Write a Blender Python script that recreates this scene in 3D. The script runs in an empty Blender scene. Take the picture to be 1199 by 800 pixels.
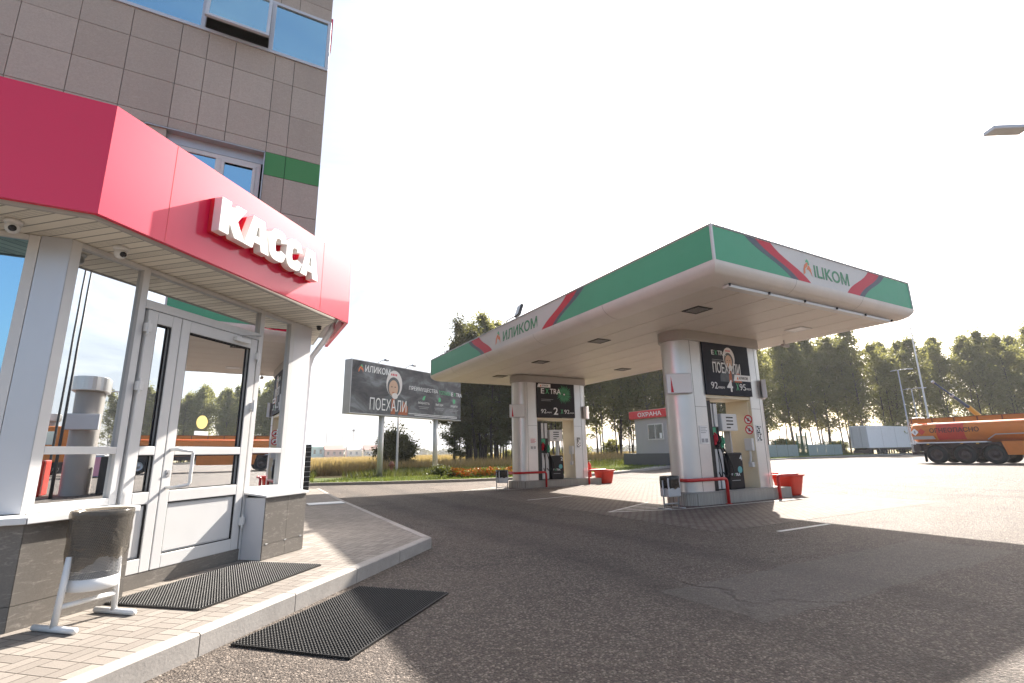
import bpy, bmesh, math, random
from mathutils import Matrix, Vector, noise
R = random.Random(7)
S = bpy.context.scene
COL = S.collection
PI = math.pi

# ------------------------------------------------------------------ frames
YX = 1.06183681                       # azimuth of the world X axis seen from the lens axis
DD = -0.0314944578
a_ = YX - PI/4 + DD
DX = math.cos(YX - a_); DY = math.sin(YX - a_)          # direction of the chamfered shop front
def bay(s, d, z): return (s*DX + d*DY, s*DY - d*DX, z)   # along front, out from front, up
def baym(): return Matrix(((DX, DY, 0, 0), (DY, -DX, 0, 0), (0, 0, 1, 0), (0, 0, 0, 1)))
def frame(o, u, v):
    u = Vector(u).normalized(); v = Vector(v).normalized(); n = u.cross(v)
    return Matrix(((u.x, v.x, n.x, o[0]), (u.y, v.y, n.y, o[1]), (u.z, v.z, n.z, o[2]), (0, 0, 0, 1)))
def terr(x, y=0):
    t = min(1, max(0, (x-14)/16)); return .33*t*t*(3-2*t)

# ------------------------------------------------------------------ objects
ROOT = {}
def props(o, label=None, cat=None, group=None, kind=None):
    if label: o['label'] = label
    if cat: o['category'] = cat
    if group: o['group'] = group
    if kind: o['kind'] = kind
    return o
def thing(name, label, cat, loc=(0, 0, 0), rz=0, group=None):
    o = bpy.data.objects.new(name, None); COL.objects.link(o)
    o.empty_display_size = .2
    o.location = loc; o.rotation_euler = (0, 0, rz)
    ROOT[o.name] = Matrix.Translation(loc) @ Matrix.Rotation(rz, 4, 'Z')
    return props(o, label, cat, group)
def dup(root, loc, rz=0, label=None, group=None, scale=None):
    def rec(o, par):
        c = o.copy(); COL.objects.link(c)
        if par: c.parent = par
        for ch in [k for k in KIDS.get(o.name, [])]:
            KIDS.setdefault(c.name, []).append(rec(ch, c))
        return c
    r = rec(root, None)
    r.location = loc; r.rotation_euler = (0, 0, rz)
    if scale: r.scale = scale
    if label: r['label'] = label
    if group: r['group'] = group
    return r
KIDS = {}
class MB:
    def __init__(self, m=None):
        self.v = []; self.f = []; self.mi = []; self.cur = 0; self.m = m or Matrix.Identity(4); self.rnd = None
    def add(self, vs, fs):
        n = len(self.v)
        self.v += [self.m @ Vector(p) for p in vs]
        for f in fs: self.f.append([n+i for i in f]); self.mi.append(self.cur)
        return self
    def box(self, x0, x1, y0, y1, z0, z1):
        v = [(x, y, z) for z in (z0, z1) for y in (y0, y1) for x in (x0, x1)]
        return self.add(v, [(0, 2, 3, 1), (4, 5, 7, 6), (0, 1, 5, 4), (2, 6, 7, 3), (0, 4, 6, 2), (1, 3, 7, 5)])
    def bbox(self, x0, x1, y0, y1, z0, z1, b=.01):
        bm = bmesh.new()
        bmesh.ops.create_cube(bm, size=1)
        for q in bm.verts: q.co = Vector(((x0+x1)/2+q.co.x*(x1-x0), (y0+y1)/2+q.co.y*(y1-y0), (z0+z1)/2+q.co.z*(z1-z0)))
        bmesh.ops.bevel(bm, geom=bm.edges[:], offset=b, segments=2, affect='EDGES', profile=.5)
        bm.verts.index_update()
        self.add([q.co[:] for q in bm.verts], [[q.index for q in f.verts] for f in bm.faces]); bm.free()
        return self
    def prism(self, poly, z0, z1):
        n = len(poly)
        v = [(p[0], p[1], z0) for p in poly] + [(p[0], p[1], z1) for p in poly]
        ar = sum(poly[i][0]*poly[(i+1) % n][1]-poly[(i+1) % n][0]*poly[i][1] for i in range(n))
        idx = list(range(n))
        if ar < 0: idx = idx[::-1]
        f = [[i for i in idx[::-1]], [n+i for i in idx]]
        for k in range(n):
            i, j = idx[k], idx[(k+1) % n]
            f.append([i, j, n+j, n+i])
        return self.add(v, f)
    def sheet(self, poly, z=0):
        n = len(poly)
        ar = sum(poly[i][0]*poly[(i+1) % n][1]-poly[(i+1) % n][0]*poly[i][1] for i in range(n))
        idx = list(range(n)) if ar > 0 else list(range(n))[::-1]
        return self.add([(p[0], p[1], z) for p in poly], [idx])
    def tube(self, pts, r, n=8, cap=True, closed=False):
        pts = [Vector(p) for p in pts]; rr = r if isinstance(r, (list, tuple)) else [r]*len(pts)
        vs = []; fs = []; ref = None; L = len(pts)
        for i, p in enumerate(pts):
            if closed: t = (pts[(i+1) % L]-pts[i-1]).normalized()
            else:
                t = (pts[min(i+1, L-1)]-pts[max(i-1, 0)]).normalized()
            if ref is None: ref = Vector((0, 0, 1)) if abs(t.z) < .9 else Vector((1, 0, 0))
            a = t.cross(ref).normalized(); b = a.cross(t).normalized(); ref = b
            for k in range(n):
                w = 2*PI*k/n
                vs.append(p+a*(math.cos(w)*rr[i])+b*(math.sin(w)*rr[i]))
        for i in range(L if closed else L-1):
            for k in range(n):
                i2 = (i+1) % L
                fs.append((i*n+k, i2*n+k, i2*n+(k+1) % n, i*n+(k+1) % n))
        if cap and not closed:
            fs.append(list(range(n))[::-1][::-1]); fs.append([(L-1)*n+k for k in range(n)][::-1])
        return self.add(vs, fs)
    def lathe(self, prof, n=24, c=(0, 0, 0), f=None):
        vs = []; fs = []
        for i, (r, z) in enumerate(prof):
            for k in range(n):
                w = 2*PI*k/n
                q = r if f is None else f(i, k, r)
                vs.append((c[0]+q*math.cos(w), c[1]+q*math.sin(w), c[2]+z))
        for i in range(len(prof)-1):
            for k in range(n): fs.append((i*n+k, i*n+(k+1) % n, (i+1)*n+(k+1) % n, (i+1)*n+k))
        return self.add(vs, fs)
    def disc(self, c, r, n=24, a0=0, ry=None):      # in local XY
        return self.add([(c[0]+r*math.cos(a0+2*PI*k/n), c[1]+(ry or r)*math.sin(a0+2*PI*k/n), c[2]) for k in range(n)], [list(range(n))])
    def build(self, name, mat, parent=None, smooth=False, bevel=0, rnd=False, recalc=False):
        me = bpy.data.meshes.new(name)
        inv = Matrix.Identity(4)
        if parent is not None:
            top = parent
            while top.parent: top = top.parent
            inv = ROOT[top.name].inverted()
        me.from_pydata([inv @ p for p in self.v], [], self.f)
        if recalc:
            bm = bmesh.new(); bm.from_mesh(me); bmesh.ops.recalc_face_normals(bm, faces=bm.faces); bm.to_mesh(me); bm.free()
        for m in (mat if isinstance(mat, (list, tuple)) else [mat]): me.materials.append(m)
        if isinstance(mat, (list, tuple)): me.polygons.foreach_set('material_index', self.mi)
        if smooth: me.polygons.foreach_set('use_smooth', [True]*len(me.polygons))
        if rnd:
            at = me.attributes.new('rnd', 'FLOAT', 'FACE'); at.data.foreach_set('value', self.rnd)
        me.update()
        o = bpy.data.objects.new(name, me); COL.objects.link(o)
        if parent is not None: o.parent = parent; KIDS.setdefault(parent.name, []).append(o)
        if bevel:
            bv = o.modifiers.new('bevel', 'BEVEL'); bv.width = bevel; bv.segments = 2; bv.limit_method = 'ANGLE'
        if smooth == 'auto':
            pass
        return o
TXT = {}
def text(body, h, mat, parent, fr, a, b, w=None, ext=.0015, bold=0., name='lettering', shear=0., bev=0., center=False, two=None):
    """lettering: lower left corner (a,b) in frame fr, cap height h, optional exact width w"""
    c = bpy.data.curves.new('t', 'FONT'); c.body = body; c.offset = bold; c.extrude = .5 if ext else 0; c.resolution_u = 3; c.shear = shear
    o = bpy.data.objects.new('t', c); COL.objects.link(o)
    dg = bpy.context.evaluated_depsgraph_get(); dg.update()
    me = bpy.data.meshes.new_from_object(o.evaluated_get(dg)); bpy.data.objects.remove(o); bpy.data.curves.remove(c)
    xs = [q.co.x for q in me.vertices]; ys = [q.co.y for q in me.vertices]
    x0, x1, y0, y1 = min(xs), max(xs), min(ys), max(ys)
    sy = h/(y1-y0); sx = (w/(x1-x0)) if w else sy
    W = (x1-x0)*sx
    if center: a -= W/2
    top = parent
    while top.parent: top = top.parent
    T = ROOT[top.name].inverted() @ fr
    for q in me.vertices:
        q.co = T @ Vector((a+(q.co.x-x0)*sx, b+(q.co.y-y0)*sy, .003+(q.co.z+.5)*ext*2 if ext else .003))
    me.name = name; me.materials.clear()
    for m in (mat if isinstance(mat, (list, tuple)) else [mat]): me.materials.append(m)
    if two:
        for p in me.polygons:
            pass
    ob = bpy.data.objects.new(name, me); COL.objects.link(ob); ob.parent = parent; KIDS.setdefault(parent.name, []).append(ob)
    return ob

# ------------------------------------------------------------------ materials
def nt(name):
    m = bpy.data.materials.new(name); m.use_nodes = True
    t = m.node_tree; t.nodes.clear()
    out = t.nodes.new('ShaderNodeOutputMaterial')
    return m, t, out
def N(t, typ, **kw):
    n = t.nodes.new(typ)
    for k, v in kw.items():
        if k.startswith('i_'):
            n.inputs[k[2:].replace('_', ' ')].default_value = v
        else: setattr(n, k, v)
    return n
def mth(t, op, a, b=None, c=None):
    n = t.nodes.new('ShaderNodeMath'); n.operation = op
    for i, q in enumerate((a, b, c)):
        if q is None: continue
        if isinstance(q, (int, float)): n.inputs[i].default_value = q
        else: t.links.new(q, n.inputs[i])
    return n.outputs[0]
def mixc(t, fac, a, b, bl='MIX'):
    n = t.nodes.new('ShaderNodeMix'); n.data_type = 'RGBA'; n.blend_type = bl
    for s, q in ((0, fac), (6, a), (7, b)):
        if isinstance(q, (int, float)): n.inputs[s].default_value = q
        elif isinstance(q, tuple): n.inputs[s].default_value = (*q, 1) if len(q) == 3 else q
        else: t.links.new(q, n.inputs[s])
    return n.outputs[2]
def ramp(t, fac, stops):
    n = t.nodes.new('ShaderNodeValToRGB'); t.links.new(fac, n.inputs[0])
    e = n.color_ramp.elements
    while len(e) < len(stops): e.new(.5)
    for i, (p, c) in enumerate(stops):
        e[i].position = p; e[i].color = (*c, 1) if isinstance(c, tuple) else (c, c, c, 1)
    return n.outputs[0]
def pos(t, rot=(0, 0, 0), sc=(1, 1, 1)):
    g = t.nodes.new('ShaderNodeNewGeometry'); m = t.nodes.new('ShaderNodeMapping')
    m.inputs['Rotation'].default_value = rot; m.inputs['Scale'].default_value = sc
    t.links.new(g.outputs['Position'], m.inputs[0]); return m.outputs[0]
def objc(t, sc=(1, 1, 1)):
    g = t.nodes.new('ShaderNodeTexCoord'); m = t.nodes.new('ShaderNodeMapping')
    m.inputs['Scale'].default_value = sc
    t.links.new(g.outputs['Object'], m.inputs[0]); return m.outputs[0]
def noi(t, vec, sc, det=4, rough=.55, dist=0):
    n = N(t, 'ShaderNodeTexNoise', i_Scale=sc, i_Detail=det, i_Roughness=rough, i_Distortion=dist)
    t.links.new(vec, n.inputs['Vector']); return n.outputs['Fac']
def pr(t, out, base, rough=.5, metal=0, spec=.5, bump=None, bs=.2, bd=.01, coat=0, coatr=.05, ior=1.45):
    p = t.nodes.new('ShaderNodeBsdfPrincipled')
    for k, q in (('Base Color', base), ('Roughness', rough), ('Metallic', metal)):
        if isinstance(q, (int, float)): p.inputs[k].default_value = q
        elif isinstance(q, tuple): p.inputs[k].default_value = (*q, 1)
        else: t.links.new(q, p.inputs[k])
    p.inputs['Specular IOR Level'].default_value = spec; p.inputs['IOR'].default_value = ior
    p.inputs['Coat Weight'].default_value = coat; p.inputs['Coat Roughness'].default_value = coatr
    if bump is not None:
        b = t.nodes.new('ShaderNodeBump'); b.inputs['Strength'].default_value = bs; b.inputs['Distance'].default_value = bd
        t.links.new(bump, b.inputs['Height']); t.links.new(b.outputs[0], p.inputs['Normal'])
    if out: t.links.new(p.outputs[0], out.inputs[0])
    return p
def simple(name, col, rough=.5, metal=0, spec=.5, var=.12, sc=3., fine=0, bump=0., coat=0, dirt=.0):
    """painted or moulded surface: slow tone drift, a little grime and a rough grain"""
    m, t, out = nt(name)
    v = pos(t)
    n1 = noi(t, v, sc, 5, .6)
    c = mixc(t, n1, tuple(q*(1-var) for q in col), tuple(min(1, q*(1+var)) for q in col))
    if dirt:
        n2 = noi(t, v, 1.3, 8, .7, .4)
        k = ramp(t, n2, [(.48, 0.), (.75, 1.)])
        c = mixc(t, mth(t, 'MULTIPLY', k, dirt), c, tuple(q*.45+.02 for q in col))
    if fine:
        n3 = noi(t, v, fine, 2, .5)
        c = mixc(t, n3, mixc(t, .25, c, (0, 0, 0)), c)
    n4 = noi(t, v, sc*7, 3)
    rg = mth(t, 'ADD', mth(t, 'MULTIPLY', n4, .18), max(.02, rough-.09))
    b = noi(t, v, fine or 160, 2) if bump else None
    pr(t, out, c, rg, metal, spec, b, bump, .003, coat)
    return m
M = {}
M['white_pvc'] = simple('white_pvc', (.60, .595, .59), .38, var=.05, dirt=.14)
M['white_metal'] = simple('white_metal', (.66, .66, .655), .4, var=.05, dirt=.12)
M['alu_grey'] = simple('alu_grey', (.52, .53, .56), .38, .35, var=.05)
M['panel_grey'] = simple('panel_grey', (.60, .60, .62), .45, 0, var=.05, dirt=.08)
M['galv'] = simple('galv', (.45, .45, .46), .42, .6, var=.15, dirt=.1)
M['bin_grey'] = simple('bin_grey', (.50, .51, .53), .45, .2, var=.1, dirt=.15)
M['black'] = simple('black', (.02, .02, .022), .5, var=.2)
M['black_gloss'] = simple('black_gloss', (.018, .018, .022), .2, var=.1)
M['dark'] = simple('dark', (.04, .038, .036), .6)
M['dark_frame'] = simple('dark_frame', (.03, .03, .032), .45)
M['letter_white'] = simple('letter_white', (.82, .81, .78), .35, var=.03, dirt=.08)
M['letter_red'] = simple('letter_red', (.60, .02, .035), .4)
M['white_flat'] = simple('white_flat', (.80, .80, .80), .45, var=.02)
M['grey_flat'] = simple('grey_flat', (.35, .35, .36), .5, var=.02)
M['green_txt'] = simple('green_txt', (.045, .24, .10), .4, var=.05)
M['green_bright'] = simple('green_bright', (.10, .48, .22), .4, var=.05)  # bright green of the emblem tip, print and icons
M['green_panel'] = simple('green_panel', (.09, .38, .22), .45, spec=.3, var=.10, sc=.8, dirt=.10)
M['green_band'] = simple('green_band', (.05, .22, .06), .4, var=.05)
M['white_panel'] = simple('white_panel', (.68, .65, .62), .45, spec=.3, var=.05, sc=.8, dirt=.10)
M['red_stripe'] = simple('red_stripe', (.60, .035, .06), .45, spec=.3, var=.06)
M['grey_stripe'] = simple('grey_stripe', (.11, .12, .15), .45, spec=.3, var=.06)
M['cove'] = simple('cove', (.76, .72, .68), .42, var=.08, sc=.7, dirt=.22)
M['cap_grey'] = simple('cap_grey', (.36, .335, .31), .45, var=.06, dirt=.08)
M['column'] = simple('column', (.63, .625, .625), .33, .6, var=.07, sc=1.2, dirt=.10)
M['cream'] = simple('cream', (.74, .65, .48), .45, var=.05)
M['red_rail'] = simple('red_rail', (.50, .022, .022), .4, var=.15, dirt=.2)
M['red_bin'] = simple('red_bin', (.62, .035, .018), .42, var=.1, dirt=.12)
M['red_sign'] = simple('red_sign', (.55, .02, .03), .35, var=.05)
M['orange_logo'] = simple('orange_logo', (.75, .20, .06), .4)
M['billboard_side'] = simple('billboard_side', (.42, .37, .31), .6, dirt=.3)
M['navy'] = simple('navy', (.030, .033, .045), .6, spec=.2, var=.6, sc=1.6)
M['poster_black'] = simple('poster_black', (.020, .018, .020), .5, spec=.25, var=.2)
M['skin'] = simple('skin', (.58, .38, .27), .5)
M['helmet'] = simple('helmet', (.72, .68, .66), .4)
M['suit'] = simple('suit', (.42, .12, .05), .5, var=.4, sc=8)
M['suit_dark'] = simple('suit_dark', (.09, .10, .11), .5, var=.5, sc=8)
M['teal'] = simple('teal', (.10, .34, .36), .4)
M['steel_post'] = simple('steel_post', (.58, .57, .55), .45, .2, dirt=.15)
M['hut_wall'] = simple('hut_wall', (.36, .35, .36), .5, var=.04)
M['hut_base'] = simple('hut_base', (.085, .085, .09), .55, var=.15)
M['rubber'] = simple('rubber', (.018, .018, .019), .6, var=.25)
M['mat_rubber'] = simple('mat_rubber', (.013, .012, .011), .5, var=.3, sc=6)
M['tyre'] = simple('tyre', (.020, .020, .021), .65, var=.3, dirt=.3)
M['tank_orange'] = simple('tank_orange', (.62, .185, .03), .5, var=.10, sc=1.2, dirt=.30)
M['tank_red'] = simple('tank_red', (.56, .06, .035), .5, var=.1, dirt=.15)
M['chassis'] = simple('chassis', (.07, .05, .045), .6, var=.3, dirt=.3)
M['rust'] = simple('rust', (.20, .07, .04), .6, var=.3)
M['truck_white'] = simple('truck_white', (.84, .85, .87), .4, var=.05, dirt=.08)
M['fence_sheet'] = simple('fence_sheet', (.26, .33, .33), .5, .1, var=.15, dirt=.2)
M['fence_green'] = simple('fence_green', (.03, .12, .06), .5)
M['bark'] = simple('bark', (.13, .115, .10), .85, var=.55, sc=2.5, bump=.4, fine=30)
M['bark_dark'] = simple('bark_dark', (.06, .05, .042), .85, var=.4, sc=3, bump=.4, fine=30)
M['soil'] = simple('soil', (.10, .075, .05), .9, var=.3, sc=4, fine=40)
M['interior'] = simple('interior', (.30, .28, .26), .7)
M['interior_floor'] = simple('interior_floor', (.16, .15, .14), .5)
M['curtain'] = simple('curtain', (.55, .60, .66), .8, var=.15, sc=5)
M['lens'] = simple('lens', (.55, .57, .55), .15, var=.1)
M['lens_white'] = simple('lens_white', (.85, .85, .85), .3, var=.05)
M['yellow'] = simple('yellow', (.85, .68, .24), .5, var=.02)
M['yellow_steel'] = simple('yellow_steel', (.60, .33, .04), .45, dirt=.2)
M['blue_steel'] = simple('blue_steel', (.05, .075, .13), .4)
M['cyan_box'] = simple('cyan_box', (.30, .48, .62), .5, .1)
M['pink_box'] = simple('pink_box', (.62, .30, .40), .5, .1)
M['road_white'] = simple('road_white', (.62, .61, .58), .7, var=.1, sc=9, fine=60, dirt=.35)
M['roof_red'] = simple('roof_red', (.44, .26, .22), .7)
M['house_wall'] = simple('house_wall', (.62, .58, .54), .7)
M['teal_hall'] = simple('teal_hall', (.32, .50, .50), .6)
M['brick_red'] = simple('brick_red', (.50, .32, .28), .7)
M['flower'] = simple('flower', (.52, .17, .012), .6, var=.5, sc=3)

def m_glass(name, tint=(.20, .22, .24), base=.42, top=.95, refl=(.93, .97, 1.)):
    m, t, out = nt(name)
    tr = N(t, 'ShaderNodeBsdfTransparent'); tr.inputs[0].default_value = (*tint, 1)
    v = pos(t)
    wob = noi(t, v, .9, 2)
    bp = N(t, 'ShaderNodeBump'); bp.inputs['Strength'].default_value = .05; bp.inputs['Distance'].default_value = .01
    t.links.new(wob, bp.inputs['Height'])
    gl = N(t, 'ShaderNodeBsdfGlossy'); gl.inputs['Roughness'].default_value = .0; gl.inputs[0].default_value = (*refl, 1)
    t.links.new(bp.outputs[0], gl.inputs['Normal'])
    fr = N(t, 'ShaderNodeFresnel'); fr.inputs[0].default_value = 1.5
    k = mth(t, 'ADD', mth(t, 'MULTIPLY', fr.outputs[0], top-base), base)
    mx = N(t, 'ShaderNodeMixShader'); t.links.new(k, mx.inputs[0]); t.links.new(tr.outputs[0], mx.inputs[1]); t.links.new(gl.outputs[0], mx.inputs[2])
    t.links.new(mx.outputs[0], out.inputs[0]); return m
M['glass'] = m_glass('reflective_glass', (.13, .15, .16), .78)
M['glass_painted_sky'] = m_glass('painted_sky_glass', (.10, .16, .22), .62, .95, (.50, .83, 1.))  # blue of the mirrored sky deepened by colouring the gloss itself
M['glass_plain'] = m_glass('window_glass', (.55, .58, .60), .12, 1.)

def m_fascia():
    m, t, out = nt('crimson_composite')
    v = pos(t)
    n1 = noi(t, v, .7, 4)
    c = mixc(t, n1, (.66, .002, .050), (.72, .003, .060))
    n2 = noi(t, v, 2.5, 8, .7)
    c = mixc(t, mth(t, 'MULTIPLY', ramp(t, n2, [(.55, 0.), (.8, 1.)]), .12), c, (.45, .04, .06))
    p = pr(t, out, c, .48, 0, .28, None, 0, 0, 1.0, .06)
    p.inputs['Coat IOR'].default_value = 1.5
    return m
M['fascia'] = m_fascia()

def m_asphalt():
    m, t, out = nt('asphalt')
    v = pos(t)
    big = noi(t, v, .16, 6, .6, .3)
    mid = noi(t, v, 1.4, 7, .65)
    stain = noi(t, v, .5, 9, .7, 1.2)
    vo = N(t, 'ShaderNodeTexVoronoi', i_Scale=62.); t.links.new(v, vo.inputs['Vector'])
    vo2 = N(t, 'ShaderNodeTexVoronoi', i_Scale=190.); t.links.new(v, vo2.inputs['Vector'])
    gr = noi(t, v, 24, 6, .7)
    c = mixc(t, big, (.086, .067, .054), (.148, .118, .097))
    c = mixc(t, ramp(t, mid, [(.35, 0.), (.7, 1.)]), c, mixc(t, .5, c, (.15, .122, .10)))
    c = mixc(t, mth(t, 'MULTIPLY', ramp(t, stain, [(.52, 0.), (.66, 1.)]), .65), c, (.038, .032, .028))
    dust = noi(t, v, .33, 8, .68, .6)
    c = mixc(t, mth(t, 'MULTIPLY', ramp(t, dust, [(.54, 0.), (.72, 1.)]), .55), c, (.22, .185, .155))
    cl = noi(t, v, 7.5, 5, .7)
    c = mixc(t, ramp(t, cl, [(.35, .45), (.62, 0.)]), c, (.038, .030, .026))
    # stones of the aggregate, each with a tone of its own
    sep = N(t, 'ShaderNodeSeparateColor'); t.links.new(vo.outputs['Color'], sep.inputs[0])
    c = mixc(t, mth(t, 'MULTIPLY', ramp(t, sep.outputs[0], [(.60, 0.), (1., 1.)]), .72), c, (.36, .30, .25))
    c = mixc(t, mth(t, 'MULTIPLY', ramp(t, vo.outputs['Distance'], [(.35, 0.), (.75, 1.)]), .5), c, (.040, .034, .029))
    # worn wheel tracks running past the islands, and one relaid strip
    xy = N(t, 'ShaderNodeSeparateXYZ'); t.links.new(v, xy.inputs[0])
    wob = mth(t, 'MULTIPLY', mth(t, 'SUBTRACT', noi(t, v, .25, 3), .5), 1.6)
    tr_ = None
    for x0 in (3.9, 5.6, 17.4, 19.2):
        d_ = mth(t, 'ABSOLUTE', mth(t, 'SUBTRACT', mth(t, 'ADD', xy.outputs[0], wob), x0))
        k_ = ramp(t, d_, [(.10, 1.), (.42, 0.)])
        tr_ = k_ if tr_ is None else mth(t, 'MAXIMUM', tr_, k_)
    c = mixc(t, mth(t, 'MULTIPLY', mth(t, 'MULTIPLY', tr_, .5), ramp(t, mid, [(.3, .4), (.65, 1.)])), c, (.045, .038, .033))
    e_ = mth(t, 'MULTIPLY', mth(t, 'SUBTRACT', noi(t, v, 2.2, 5), .5), .35)
    px_ = mth(t, 'LESS_THAN', mth(t, 'ABSOLUTE', mth(t, 'ADD', mth(t, 'SUBTRACT', xy.outputs[1], 3.35), e_)), .55)
    py_ = mth(t, 'LESS_THAN', mth(t, 'ABSOLUTE', mth(t, 'ADD', mth(t, 'SUBTRACT', xy.outputs[0], 6.4), e_)), 2.6)
    c = mixc(t, mth(t, 'MULTIPLY', mth(t, 'MULTIPLY', px_, py_), .42), c, (.16, .145, .13))
    # oil drips
    vs_ = N(t, 'ShaderNodeTexVoronoi', i_Scale=.55); wv2 = N(t, 'ShaderNodeVectorMath', operation='ADD'); nz2 = N(t, 'ShaderNodeTexNoise', i_Scale=3., i_Detail=4.); sc2 = N(t, 'ShaderNodeVectorMath', operation='SCALE'); sc2.inputs['Scale'].default_value = .35
    t.links.new(v, nz2.inputs['Vector']); t.links.new(nz2.outputs['Color'], sc2.inputs[0]); t.links.new(v, wv2.inputs[0]); t.links.new(sc2.outputs[0], wv2.inputs[1]); t.links.new(wv2.outputs[0], vs_.inputs['Vector'])
    sp2 = N(t, 'ShaderNodeSeparateColor'); t.links.new(vs_.outputs['Color'], sp2.inputs[0])
    drip = mth(t, 'MULTIPLY', ramp(t, vs_.outputs['Distance'], [(.05, 1.), (.24, 0.)]), mth(t, 'GREATER_THAN', sp2.outputs[1], .62))
    c = mixc(t, mth(t, 'MULTIPLY', drip, .6), c, (.025, .022, .020))
    # cracks
    vc = N(t, 'ShaderNodeTexVoronoi', feature='DISTANCE_TO_EDGE', i_Scale=.21)
    wv = N(t, 'ShaderNodeVectorMath', operation='ADD')
    nz = N(t, 'ShaderNodeTexNoise', i_Scale=.8, i_Detail=6.); t.links.new(v, nz.inputs['Vector'])
    sc = N(t, 'ShaderNodeVectorMath', operation='SCALE'); sc.inputs['Scale'].default_value = 1.3
    t.links.new(nz.outputs['Color'], sc.inputs[0]); t.links.new(v, wv.inputs[0]); t.links.new(sc.outputs[0], wv.inputs[1])
    t.links.new(wv.outputs[0], vc.inputs['Vector'])
    cm = noi(t, v, .22, 3)
    ck = mth(t, 'MULTIPLY', ramp(t, vc.outputs['Distance'], [(.0, 1.), (.010, 0.)]), ramp(t, cm, [(.50, 0.), (.60, 1.)]))
    c = mixc(t, mth(t, 'MULTIPLY', ck, .35), c, (.018, .016, .015))
    h = mth(t, 'ADD', mth(t, 'MULTIPLY', vo.outputs['Distance'], -1.0), mth(t, 'MULTIPLY', gr, 1.4))
    h = mth(t, 'ADD', h, mth(t, 'MULTIPLY', vo2.outputs['Distance'], -.35))
    h = mth(t, 'ADD', h, mth(t, 'MULTIPLY', ck, -3.)); h = mth(t, 'ADD', h, mth(t, 'MULTIPLY', cl, 2.2))
    rg = mth(t, 'ADD', mth(t, 'MULTIPLY', mid, .20), .66)
    pr(t, out, c, rg, 0, .36, h, 1., .016)
    return m
M['asphalt'] = m_asphalt()

def m_paver(name, c1, c2, joint, bw, bh, rot, mort=.006, dirt=.3, off=.5):
    m, t, out = nt(name)
    v = pos(t, (0, 0, rot))
    b = N(t, 'ShaderNodeTexBrick', offset=off)
    b.inputs['Scale'].default_value = 1; b.inputs['Brick Width'].default_value = bw; b.inputs['Row Height'].default_value = bh
    b.inputs['Mortar Size'].default_value = mort; b.inputs['Mortar Smooth'].default_value = .25; b.inputs['Bias'].default_value = 0
    b.inputs['Color1'].default_value = (0, 0, 0, 1); b.inputs['Color2'].default_value = (1, 1, 1, 1); b.inputs['Mortar'].default_value = (.5, .5, .5, 1)
    t.links.new(v, b.inputs['Vector'])
    p = pos(t)
    n = noi(t, p, 1.2, 6, .65); f = noi(t, p, 70, 3, .6)
    bwn = N(t, 'ShaderNodeSeparateColor'); t.links.new(b.outputs['Color'], bwn.inputs[0])
    c = mixc(t, bwn.outputs[0], c1, c2)
    c = mixc(t, mth(t, 'MULTIPLY', ramp(t, n, [(.4, 0.), (.75, 1.)]), dirt), c, tuple(q*.5 for q in c1))
    c = mixc(t, f, mixc(t, .35, c, (0, 0, 0)), c)
    c = mixc(t, b.outputs['Fac'], c, joint)
    h = mth(t, 'ADD', mth(t, 'MULTIPLY', b.outputs['Fac'], -1.), mth(t, 'MULTIPLY', f, .25))
    pr(t, out, c, .8, 0, .15, h, .8, .006)
    return m
ROTD = -math.atan2(DY, DX)
def m_smoky():
    """printed poster: dark slate with pale drifting smoke in the print itself"""
    m, t, out = nt('smoky_print')
    v = pos(t, (0, 0, 0), (.5, .5, 1)); n = noi(t, v, 1.1, 7, .65, 1.0)
    c = ramp(t, n, [(.30, (.050, .050, .056)), (.50, (.12, .12, .13)), (.72, (.30, .32, .34))])
    pr(t, out, c, .6, 0, .2)
    return m
M['smoky_print'] = m_smoky()
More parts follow.
